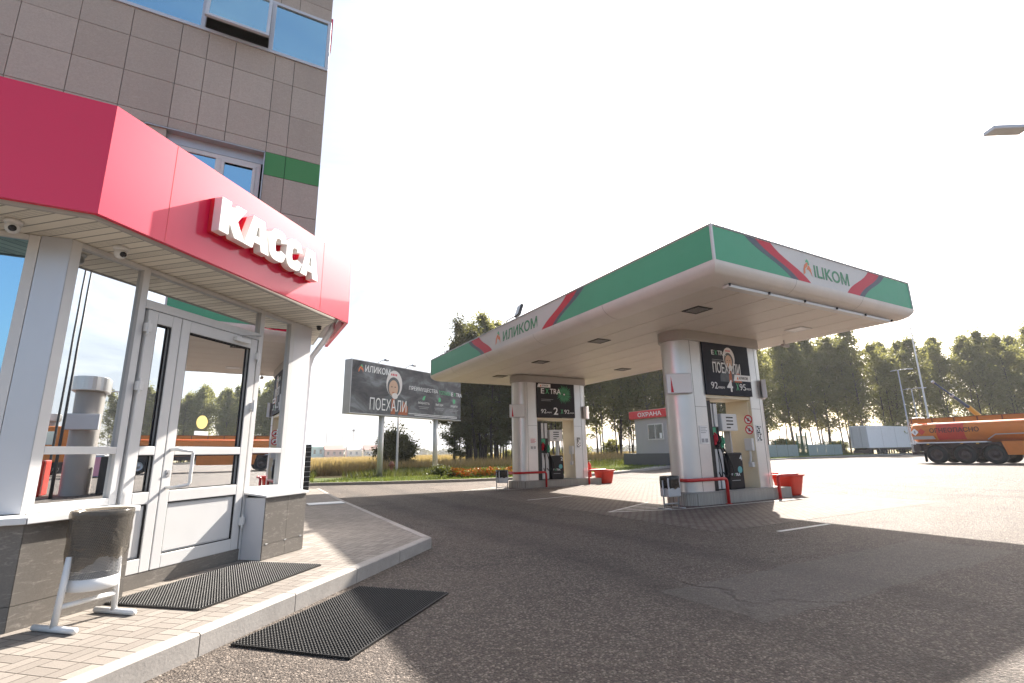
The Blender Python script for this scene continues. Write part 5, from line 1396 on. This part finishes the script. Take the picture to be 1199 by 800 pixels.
# ------------------------------------------------------------------ fence along the trees
FN = thing('sheet_fence', 'low blue grey corrugated sheet fence with green posts in front of the tree row', 'fence', (55, 31.7, .33))
f0 = Vector((46.2, 31.6)); f1_ = Vector((66.0, 34.8)); ft_ = (f1_-f0); FL = ft_.length; ft_ /= FL; fn_ = Vector((ft_.y, -ft_.x))
ff = frame((f0.x, f0.y, .33), (ft_.x, ft_.y, 0), (0, 0, 1))
def fpanel(a, b):
    g = MB(ff); nn = int((b-a)/.11); vs = []; fs = []
    for k in range(nn+1):
        x = a+(b-a)*k/nn; d = .03 if k % 2 else 0
        vs += [(x, .08, d), (x, 1.38, d)]
    for k in range(nn): fs.append((k*2, k*2+2, k*2+3, k*2+1))
    g.add(vs, fs); g.build('sheet_panel', M['fence_sheet'], FN)
for k in range(8):
    if k in (3,): continue
    fpanel(k*2.5+.03, k*2.5+2.47)
for k in range(9):
    g = MB(ff); g.box(k*2.5-.04, k*2.5+.04, -.1, 1.75 if k % 2 else 2.0, -.09, -.02); g.build('post', M['fence_green'], FN)
g = MB(ff)
for k in range(14): g.box(7.55+k*.18, 7.58+k*.18, .1, 2.35, -.02, .02)
g.box(7.5, 10.0, .25, .3, -.03, .03); g.box(7.5, 10., 2.2, 2.25, -.03, .03); g.box(7.5, 7.6, 0, 2.7, -.06, .06); g.box(9.9, 10.0, 0, 2.7, -.06, .06); g.build('gate', M['fence_green'], FN)

# ------------------------------------------------------------------ lamp posts
def lamp_post(x, y, h, ang, label, arms=2, group='double armed yard lamps', spread=75, r0=.10, sm='galv'):
    z = terr(x); t_ = thing('street_lamp', label, 'street lamp', (x, y, z), 0, group)
    g = MB(); g.tube([(x, y, z-.1), (x, y, z+1), (x, y, z+h)], [r0*1.1, r0, r0*.6], 12); g.build('shaft', M[sm], t_, smooth=True)
    for k in range(arms):
        a = ang+(0 if k == 0 else math.radians(spread))
        d = Vector((math.cos(a), math.sin(a), 0)); p = Vector((x, y, z+h))
        g = MB(); g.tube([p+Vector((0, 0, -.05)), p+d*.4+Vector((0, 0, .08)), p+d*1.0+Vector((0, 0, .12))], .035, 8); arm = g.build('arm', M['steel_post'], t_, smooth=True)
        f = frame(p+d*1.0+Vector((0, 0, .12)), d, (-d.y, d.x, 0)); g = MB(f); g.bbox(0, .85, -.16, .16, -.05, .05, .02); hd = g.build('lamp_head', M['alu_grey'], t_)
        g = MB(f); g.box(.08, .80, -.13, .13, -.056, -.051); g.build('lens', M['lens'], hd)
    return t_
va = math.atan2(-.5, .85)
lamp_post(73.95, 30.7, 10.6, va, 'tall double armed lamp post standing behind the box trailer, nearer of the pair')
lamp_post(77.6, 31.1, 8.4, va, 'smaller double armed lamp post farther off, right beside the nearer one')
LPn = lamp_post(16.95, 2.6, 8.66, math.pi-.55, 'near street lamp whose flat grey head hangs in from the upper right edge', 2, spread=50, r0=.05, sm='dark')
t_ = pole('mast', 'slender tall mast rising behind the tanker to the canopy corner', 'mast', 61.3, 23.6, 15.0, .10, .05, M['steel_post'])
g = MB(); g.tube([(61.3, 23.6, 15.3), (61.3, 23.6, 17.2)], .03, 6); g.build('antenna', M['galv'], t_)

# ------------------------------------------------------------------ off to the right: what the shop glass mirrors
def fuel_column(x, y, h, label):
    z = terr(x); t_ = thing('fuel_column', label, 'fuel column', (x, y, z), 0, 'fuel columns mirrored in the shop glass')
    g = MB(); g.prism([(x+a, y+b) for a, b in stadium(-.35, .35, 0, .42)], z-.05, z+h-.55); c = g.build('shaft', M['cap_grey'], t_, smooth=True); c.data.set_sharp_from_angle(angle=math.radians(25))
    g = MB(); g.prism([(x+a, y+b) for a, b in stadium(-.45, .45, 0, .55)], z+h-.549, z+h); g.build('cap', M['column'], t_, bevel=.02)
    g = MB(); g.bbox(x-.95, x-.70, y-.5, y+.5, z+2.4, z+3.0, .02); g.build('light_box', M['panel_grey'], t_)
    g = MB(); g.bbox(x-.6, x+.6, y-1.6, y-.9, z, z+1.3, .04); g.build('pump', M['red_bin'], t_)
    g = MB(); g.bbox(x-.6, x+.6, y+.7, y+1.3, z, z+1.4, .04); g.build('pump', M['dark'], t_)
fuel_column(18.6, 3.0, 4.45, 'grey fuel column without canopy, the near one in the mirrored view'); fuel_column(46, -3.0, 4.6, 'grey fuel column without canopy, the far one in the mirrored view')
t_ = pole('mast', 'very tall thin mast mirrored in the entrance window', 'mast', 34.5, -.6, 18, .07, .05, M['dark'])
g = MB(); g.tube([(34.5, -.6, 18.2), (34.5, -.6, 20)], .02, 6); g.build('antenna', M['galv'], t_)
lamp_post(50.5, -1.0, 7.0, 1.2, 'lamp post mirrored in the entrance window beside the fuel column')
t_ = thing('container', 'pale blue container with pink end mirrored low in the entrance window', 'container', (31.5, 1.9, terr(31)))
g = MB(); g.bbox(30.6, 33.2, .9, 2.4, .38, 1.55, .03); g.build('body', M['cyan_box'], t_)
g = MB(); g.box(30.58, 30.598, .95, 2.35, .42, 1.5); g.build('end_panel', M['pink_box'], t_)
g = MB(); g.box(30.58, 33.22, .88, 2.42, 1.551, 1.62); g.build('lid', M['white_metal'], t_)

# ------------------------------------------------------------------ vegetation
import numpy as np
NR = np.random.default_rng(11)
def quads(name, P, size, mat, parent=None, flat=0., aspect=1.6):
    """one small kite shaped leaf clump per point"""
    n = len(P)
    d = NR.normal(size=(n, 3)); d[:, 2] *= (1-flat); d /= np.linalg.norm(d, axis=1)[:, None]
    e = NR.normal(size=(n, 3)); e -= (e*d).sum(1)[:, None]*d; e /= np.linalg.norm(e, axis=1)[:, None]
    s = size*NR.uniform(.55, 1.3, n)[:, None]
    a = d*s*aspect*.5; b = e*s*.5
    V = np.stack([P-a, P+b*.9-a*.1, P+a, P-b*.9+a*.15], 1).reshape(-1, 3)
    me = bpy.data.meshes.new(name)
    me.vertices.add(4*n); me.vertices.foreach_set('co', V.astype(np.float32).ravel())
    me.loops.add(4*n); me.loops.foreach_set('vertex_index', np.arange(4*n, dtype=np.int32))
    me.polygons.add(n); me.polygons.foreach_set('loop_start', np.arange(0, 4*n, 4, dtype=np.int32)); me.polygons.foreach_set('loop_total', np.full(n, 4, dtype=np.int32))
    me.materials.append(mat); me.update(calc_edges=True)
    o = bpy.data.objects.new(name, me); COL.objects.link(o)
    if parent is not None: o.parent = parent; KIDS.setdefault(parent.name, []).append(o)
    return o
def tree(label, cat, h, cr, base, nl, leaf, size, seed, bark, group, trunks=1, name='birch_tree', droop=.25, tr=.13, per=34, rise=(.25, .8), dens=(1., 0.)):
    r = random.Random(seed)
    t_ = thing(name, label, cat, (0, 0, 0), 0, group)
    tk = MB(); pts = []
    for q in range(trunks):
        bx_, by_ = (r.uniform(-.8, .8), r.uniform(-.8, .8)) if trunks > 1 else (0, 0)
        H_ = h*r.uniform(.86, 1.) if q else h
        lean = (r.uniform(-.06, .06), r.uniform(-.06, .06)); ph = r.uniform(0, 6)
        path = []
        for i in range(10):
            u = i/9; z = H_*u*.97
            path.append((bx_+lean[0]*z+.12*math.sin(ph+u*5)*u*2, by_+lean[1]*z+.12*math.cos(ph*1.3+u*4)*u*2, z-.1 if i == 0 else z))
        tk.tube(path, [tr*(1.25-.25*min(1, u*8/9))*(1-u/9*.92) if False else tr*(1.15 if u == 0 else 1)*(1-.92*u/9) for u in range(10)], 7)
        nb = int(per/trunks)
        for k in range(nb):
            u = base+(1-base)*((k+.5)/nb)**.9
            i = min(8, int(u*9)); f = u*9-i
            p = Vector(path[i]).lerp(Vector(path[i+1]), f)
            w = (u-base)/(1-base)
            L = cr*(math.sin(PI*min(1, .16+w*.84))**.95)*r.uniform(.45, 1.25)+.22
            a = r.uniform(0, 2*PI); up = r.uniform(*rise)
            d = Vector((math.cos(a), math.sin(a), up)).normalized()
            e1 = p+d*L*.55; e2 = p+d*L+Vector((0, 0, -droop*L))
            tk.tube([p, e1, e2], [max(.012, tr*.32*(1-u)+.012), .016, .006], 5, cap=False)
            m_ = int(nl/per)
            for c_ in range(3):
                q_ = (.45, .75, 1.0)[c_]; cp = p.lerp(e1, q_/.55) if q_ < .55 else e1.lerp(e2, (q_-.55)/.45)
                sp = .12+.13*L*(.5+.3*c_)
                nn = int(m_*(.26, .34, .40)[c_]*r.uniform(.2, 1.7)*(dens[0]+dens[1]*w))
                pp = NR.normal(size=(nn, 3))*np.array([sp, sp, sp*.75])+np.array(cp)
                pp[:, 2] -= np.abs(NR.normal(size=nn))*droop*.7
                pts.append(pp)
        top = Vector(path[-1]); pp = NR.normal(size=(int(nl*.03), 3))*np.array([.35, .35, .6])+np.array(top)-np.array([0, 0, .4]); pts.append(pp)
    tk.build('trunk', bark, t_, smooth=True)
    P = np.concatenate(pts); P[:, 2] = np.maximum(P[:, 2], .25)
    quads('crown', P, size, leaf, t_)
    return t_
kinds = []
GT = 'birches in the row behind the yard'
for k, (h, cr, base, nl) in enumerate(((15.4, 2.8, .22, 7600), (15.0, 3.0, .18, 8200), (15.9, 2.7, .24, 7200), (14.8, 2.9, .20, 7600), (15.5, 2.5, .26, 6000))):
    kinds.append(tree('', 'tree', h, cr, base, nl, M['leaf'], .19, 20+k, M['bark_dark'] if k % 2 else M['bark'], GT, 2 if k in (1, 3) else 1, per=64, droop=.18, tr=.085, rise=(.5, 1.5), dens=(.45, .95)))
rt = random.Random(5)
def rowpt(u):
    P = [(20.5, 45.5), (35, 44.5), (57, 39.5), (75, 33), (92, 27), (112, 18), (128, 6), (140, -10)]
    L = [math.dist(P[i], P[i+1]) for i in range(len(P)-1)]; tot = sum(L); s = u*tot
    for i, l in enumerate(L):
        if s <= l: return (P[i][0]+(P[i+1][0]-P[i][0])*s/l, P[i][1]+(P[i+1][1]-P[i][1])*s/l)
        s -= l
    return P[-1]
used = set(); cnt = 0
lab = ['tall full crowned birch with pale bark in the tree row behind the yard', 'twin stemmed bushy birch in the tree row behind the yard', 'tallest slim crowned birch with a long bare stem in the tree row', 'twin stemmed lower birch in the tree row behind the yard', 'thin birch with a sparse crown in the tree row behind the yard']
NT = 140
for i in range(NT):
    x, y = rowpt(((i+.5)/NT)**1.35)
    row = i % 3
    nx_, ny_ = .38, .925
    dd_ = row*2.6+rt.uniform(-1.2, 1.2)
    x += nx_*dd_+rt.uniform(-.6, .6); y += ny_*dd_+rt.uniform(-.6, .6)
    if 60 < x < 90: x += 1.6; y += 4.2
    k = rt.choice((0, 1, 2, 3, 4)); z = terr(x)
    sc = rt.uniform(.92, 1.05)*(1.1 if x > 60 else 1)
    rz = rt.uniform(0, 6.28)
    if k not in used:
        used.add(k); o = kinds[k]; o.location = (x, y, z); o.rotation_euler = (0, 0, rz); o.scale = (sc, sc, sc)
    else: o = dup(kinds[k], (x, y, z), rz, scale=(sc, sc, sc))
    o['label'] = lab[k]; o['group'] = GT
for k in range(5):
    if k not in used: kinds[k].location = (95+k*3, 40, .33); kinds[k]['label'] = lab[k]
# understorey shrubs at the feet of the row
sh = tree('', 'shrub', 2.4, 1.3, .05, 2600, M['leaf'], .20, 71, M['bark_dark'], 'low shrubs under the tree row', 1, 'shrub', .1, .05, 22)
for i in range(36):
    x, y = rowpt((i+.3)/36); x += rt.uniform(0, 2)+1.2; y += rt.uniform(3, 7); sc = rt.uniform(.45, 1.0)
    if i == 0: o = sh; o.location = (x, y, terr(x)); o.scale = (sc,)*3
    else: o = dup(sh, (x, y, terr(x)), rt.uniform(0, 6), scale=(sc,)*3)
    o['label'] = 'low dark shrub growing between the birch stems of the row'
# the dark clump of poplars behind the billboard
GP = 'dark poplars right of the billboard'
pk = [tree('', 'tree', h, cr, base, nl, M['leaf_dark'], .17, 40+k, M['bark_dark'], GP, tn, 'poplar_tree', .15, .15, 60) for k, (h, cr, base, nl, tn) in enumerate(((14.2, 2.1, .20, 15000, 2), (13.0, 1.9, .20, 12000, 1), (11.4, 2.0, .16, 12000, 2)))]
pl_ = ['tall dark poplar reaching highest above the canopy in the clump right of the billboard', 'middling dark poplar in the clump right of the billboard', 'lower bushy dark poplar in the clump right of the billboard']
spots = [(19.4, 43.0, 0, 1.0), (18.4, 44.6, 1, .93), (20.6, 42.2, 2, 1.0), (20.6, 44.6, 0, .95), (22.0, 42.9, 1, 1.0), (22.4, 45.0, 0, .9), (24.6, 43.4, 1, 1.0), (23.6, 41.6, 2, .95), (18.0, 42.6, 2, .55)]
ub = set()
for x, y, k, sc in spots:
    if k not in ub: ub.add(k); o = pk[k]; o.location = (x, y, terr(x)); o.scale = (sc,)*3
    else: o = dup(pk[k], (x, y, terr(x)), rt.uniform(0, 6), scale=(sc,)*3)
    o['label'] = pl_[k]
bs = tree('round dark green bush standing in the dry grass behind the billboard posts', 'bush', 3.1, 1.15, .03, 11000, M['leaf_dark'], .14, 55, M['bark_dark'], None, 3, 'bush', .05, .06, 48)
bs.location = (12.4, 41.6, 0)

# grasses: blades as narrow tapering faces
def blades(name, pts, h, w, mat, lean=.25, label=None):
    n = len(pts); P = np.array(pts)
    a = NR.uniform(0, 2*np.pi, n); hh = h*NR.uniform(.5, 1.2, n)
    ww = w*NR.uniform(.6, 1.3, n)
    dx = np.cos(a)*ww/2; dy = np.sin(a)*ww/2
    lx_ = NR.normal(size=n)*lean*hh; ly_ = NR.normal(size=n)*lean*hh
    V = np.zeros((n, 3, 3)); V[:, 0] = P; V[:, 1] = P; V[:, 2] = P
    V[:, 0, 0] -= dx; V[:, 0, 1] -= dy; V[:, 1, 0] += dx; V[:, 1, 1] += dy
    V[:, 2, 0] += lx_; V[:, 2, 1] += ly_; V[:, 2, 2] += hh
    me = bpy.data.meshes.new(name); me.vertices.add(3*n); me.vertices.foreach_set('co', V.astype(np.float32).ravel())
    me.loops.add(3*n); me.loops.foreach_set('vertex_index', np.arange(3*n, dtype=np.int32)); me.polygons.add(n)
    me.polygons.foreach_set('loop_start', np.arange(0, 3*n, 3, dtype=np.int32)); me.polygons.foreach_set('loop_total', np.full(n, 3, dtype=np.int32))
    me.materials.append(mat); me.update(calc_edges=True)
    o = bpy.data.objects.new(name, me); COL.objects.link(o); o['kind'] = 'stuff'; o['category'] = 'grass'; o['label'] = label
    return o
def along(P, lo, hi, n, xlo=-1e9, xhi=1e9, pw=1.):
    out = []; L = [math.dist(P[i], P[i+1]) for i in range(len(P)-1)]; tot = sum(L)
    while len(out) < n:
        s = rt.uniform(0, tot); i = 0
        while s > L[i] and i < len(L)-1: s -= L[i]; i += 1
        a, b = Vector(P[i]), Vector(P[i+1]); t = (b-a).normalized(); d = lo+(hi-lo)*rt.random()**pw
        p = a+t*s+Vector((-t.y, t.x))*d
        if xlo < p.x < xhi: out.append((p.x, p.y, terr(p.x)+.09))
    return out
KG = KERB[2:15]
blades('verge_grass', along(KG, .2, 4.8, 34000, -6, 70), .13, .035, M['grass'], .35, 'short green grass on the verge behind the kerb')
blades('rough_grass', along(KG, 4.4, 15, 30000, -6, 75), .42, .05, M['grass_dark'], .3, 'darker rough grass between verge and dry field')
def kerb_y(x):
    for i in range(len(KERB)-1):
        if KERB[i][0] <= x <= KERB[i+1][0]: return KERB[i][1]+(KERB[i+1][1]-KERB[i][1])*(x-KERB[i][0])/(KERB[i+1][0]-KERB[i][0])
    return 1e9
fp_ = []
while len(fp_) < 70000:
    d = 38+(rt.random()**1.8)*150; a = math.radians(rt.uniform(-3, 58)); x, y = d*math.sin(a)+0, d*math.cos(a)
    if y < kerb_y(x)+9: continue
    if noise.noise((x*.07, y*.07, 0)) > -.35: fp_.append((x, y, terr(x)-.03))
blades('dry_field_grass', fp_, .95, .09, M['reed'], .22, 'tall golden dry grass of the field')
# flower bed
FB = thing('flower_bed', 'long bed of orange and yellow flowers on the verge right of the billboard', 'flower bed', (13.3, 25.8, .1))
P = []; Q = []
for i in range(16000):
    s = rt.random(); x = 10.3+s*6.8; y = 25.2-.5*s+rt.uniform(-.75, .75); hgt = .58*(1-abs((y-(25.2-.5*s))/.8)**2*.7)
    hgt *= .75+.4*noise.noise((x*1.3, y*1.3, 2))
    (P if rt.random() < .42 else Q).append((x, y, .1+terr(x)+(rt.random() if rt.random() < .5 else rt.uniform(.75, 1.05))*hgt))
inv = Vector((13.3, 25.8, .1))
quads('foliage', np.array(P)-np.array(inv), .12, M['grass'], FB)
quads('blossoms', np.array([q for q in Q if q[2] > .24])-np.array(inv), .13, M['flower'], FB)
t_ = tree('small grey green shrub at the left end of the flower bed', 'shrub', .5, .25, .02, 900, M['grass_dark'], .09, 88, M['bark_dark'], None, 1, 'shrub', .1, .02, 20); t_.location = (9.7, 25.4, .1)

# ------------------------------------------------------------------ far edge of the field
def house(x, y, w, d, h, rh, wall, roof, label, name='house'):
    z = terr(x); t_ = thing(name, label, 'house' if name == 'house' else 'hall', (x, y, z), 0, 'buildings at the far edge of the field')
    g = MB(); g.box(x-w/2, x+w/2, y-d/2, y+d/2, z-.2, z+h); g.build('wall', wall, t_)
    g = MB(); g.add([(x-w/2-.5, y-d/2-.5, z+h), (x+w/2+.5, y-d/2-.5, z+h), (x+w/2+.5, y+d/2+.5, z+h), (x-w/2-.5, y+d/2+.5, z+h), (x-w/2-.5, y, z+h+rh), (x+w/2+.5, y, z+h+rh)], [(0, 1, 5, 4), (2, 3, 4, 5), (0, 4, 3), (1, 2, 5), (0, 3, 2, 1)]); g.build('roof', roof, t_)
    g = MB()
    for k in range(max(2, int(w/4))): g.box(x-w/2+1.2+k*4, x-w/2+2.6+k*4, y-d/2-.03, y-d/2-.002, z+h*.35, z+h*.75)
    g.build('window', M['glass_plain'], t_)
house(47, 372, 16, 10, 7.0, 1.2, M['teal_hall'], M['teal_hall'], 'long teal hall at the far left of the field horizon', 'hall')
house(61, 366, 12, 9, 5.0, 3.2, M['brick_red'], M['roof_red'], 'low red brick house on the field horizon beside the teal hall')
house(73, 358, 9, 8, 4.6, 3.2, M['house_wall'], M['house_wall'], 'pale gabled house on the field horizon')
house(85, 356, 11, 8, 4.6, 3.4, M['house_wall'], M['roof_red'], 'pale house with red roof on the field horizon left of the bush')
house(36, 392, 14, 9, 5.0, 3.0, M['house_wall'], M['roof_red'], 'wide pale house with red roof partly hidden by the station wall')
for i, (x, y, h) in enumerate(((57.5, 376.5, 17), (67.2, 370, 14.5), (73.8, 365.5, 17.8))):
    t_ = pole('far_mast', ('distant grey mast by the red brick house', 'distant thin mast, the middle one of three', 'distant mast with a lamp cluster on top, rightmost of three')[i], 'mast', x, y, h, .16, .10, M['bark_dark'])
    if i == 2:
        g = MB(); g.bbox(x-.7, x+.7, y-.5, y+.5, h+.2, h+1.5, .1); g.build('lamp_head', M['dark'], t_)
P = []
for i in range(16000):
    a = math.radians(rt.uniform(-30, 75)); d = 430+rt.uniform(0, 60)+40*noise.noise((a*9, 0, 0)); hgt = 5.5+4.5*noise.noise((a*22, 1, 0))+2.0*noise.noise((a*90, 2, 0))
    P.append((d*math.sin(a)+.3*d, d*math.cos(a), rt.random()**.7*max(1.2, hgt)))
o = quads('distant_wood', np.array(P), 2.3, M['leaf_far']); o['kind'] = 'stuff'; o['label'] = 'thin line of distant woods along the horizon'; o['category'] = 'wood'

# ------------------------------------------------------------------ sky, sun, camera
SV = Vector((1.15, .74, 1.0)).normalized()
el = math.asin(SV.z); rot = math.atan2(SV.x, SV.y)
W = bpy.data.worlds.new('World'); S.world = W; W.use_nodes = True
t = W.node_tree; t.nodes.clear()
out = t.nodes.new('ShaderNodeOutputWorld'); bg = t.nodes.new('ShaderNodeBackground')
sky = N(t, 'ShaderNodeTexSky', sky_type='NISHITA', sun_disc=False, sun_elevation=el, sun_rotation=rot, altitude=100, air_density=1.0, dust_density=4.5, ozone_density=1.2)
# thin high cloud: streaks, brightest around the sun
tc = N(t, 'ShaderNodeTexCoord')
nrm = N(t, 'ShaderNodeVectorMath', operation='NORMALIZE'); t.links.new(tc.outputs['Generated'], nrm.inputs[0])
dt = N(t, 'ShaderNodeVectorMath', operation='DOT_PRODUCT'); dt.inputs[1].default_value = SV; t.links.new(nrm.outputs[0], dt.inputs[0])
mp = N(t, 'ShaderNodeMapping'); mp.inputs['Scale'].default_value = (1.2, 2.2, 4.5); mp.inputs['Rotation'].default_value = (0, 0, .5); t.links.new(nrm.outputs[0], mp.inputs[0])
cn = noi(t, mp.outputs[0], 1.6, 8, .62, .8)
near = mth(t, 'MULTIPLY', mth(t, 'ADD', dt.outputs['Value'], 1.0), .5)
veil = ramp(t, near, [(.0, .0), (.45, .22), (.72, .88), (.89, .88), (.955, .30), (.985, 0.)])
fac = mth(t, 'MULTIPLY', ramp(t, cn, [(.36, .45), (.64, 1.)]), veil)
colr = mixc(t, fac, sky.outputs[0], (2.36, 2.60, 2.92))
t.links.new(colr, bg.inputs[0]); bg.inputs[1].default_value = SKY = .10
t.links.new(bg.outputs[0], out.inputs[0])
# thin air over the whole place
mh, th, oh = nt('haze_air'); vp = th.nodes.new('ShaderNodeVolumePrincipled'); vp.inputs['Color'].default_value = (.93, .95, 1, 1); vp.inputs['Density'].default_value = .00030; vp.inputs['Anisotropy'].default_value = .35
th.links.new(vp.outputs[0], oh.inputs['Volume'])
g = MB(); g.box(-1520, 1520, -1520, 1520, -1.2, 22); hz_ = g.build('haze', mh); hz_['kind'] = 'stuff'
sun = bpy.data.lights.new('sun', 'SUN'); sun.energy = 5.0; sun.angle = math.radians(.6); sun.color = (1., .93, .84)
so = bpy.data.objects.new('sun', sun); COL.objects.link(so); so.rotation_euler = (-SV).to_track_quat('-Z', 'Y').to_euler(); so.location = (20, 15, 30)
cam = bpy.data.cameras.new('camera'); co = bpy.data.objects.new('camera', cam); COL.objects.link(co); S.camera = co
cam.sensor_width = 36; cam.lens = 36*576.440318/1199; cam.clip_end = 6000; cam.clip_start = .05
PIT, ROL = .222373717, -.0165443693
cw, sw_ = math.cos(PIT), math.sin(PIT)
fwd = Vector((0, cw, sw_)); up = Vector((0, -sw_, cw)); rgt = Vector((1, 0, 0))
cr_, sr_ = math.cos(ROL), math.sin(ROL)
ri = rgt*cr_+up*sr_; ui = -rgt*sr_+up*cr_
MX = Matrix(((math.sin(YX), math.cos(YX), 0), (math.sin(YX-PI/2), math.cos(YX-PI/2), 0), (0, 0, 1)))
ri, ui, fw_ = MX @ ri, MX @ ui, MX @ fwd
co.matrix_world = Matrix(((ri.x, ui.x, -fw_.x, 0), (ri.y, ui.y, -fw_.y, 0), (ri.z, ui.z, -fw_.z, 1.35), (0, 0, 0, 1)))
S.view_settings.view_transform = 'Standard'; S.view_settings.look = 'None'; S.view_settings.gamma = 1; S.view_settings.use_curve_mapping = False
S.view_settings.exposure = 1.75
S.cycles.max_bounces = 8; S.cycles.transparent_max_bounces = 16; S.cycles.caustics_reflective = False; S.cycles.caustics_refractive = False
S.cycles.sample_clamp_indirect = 6
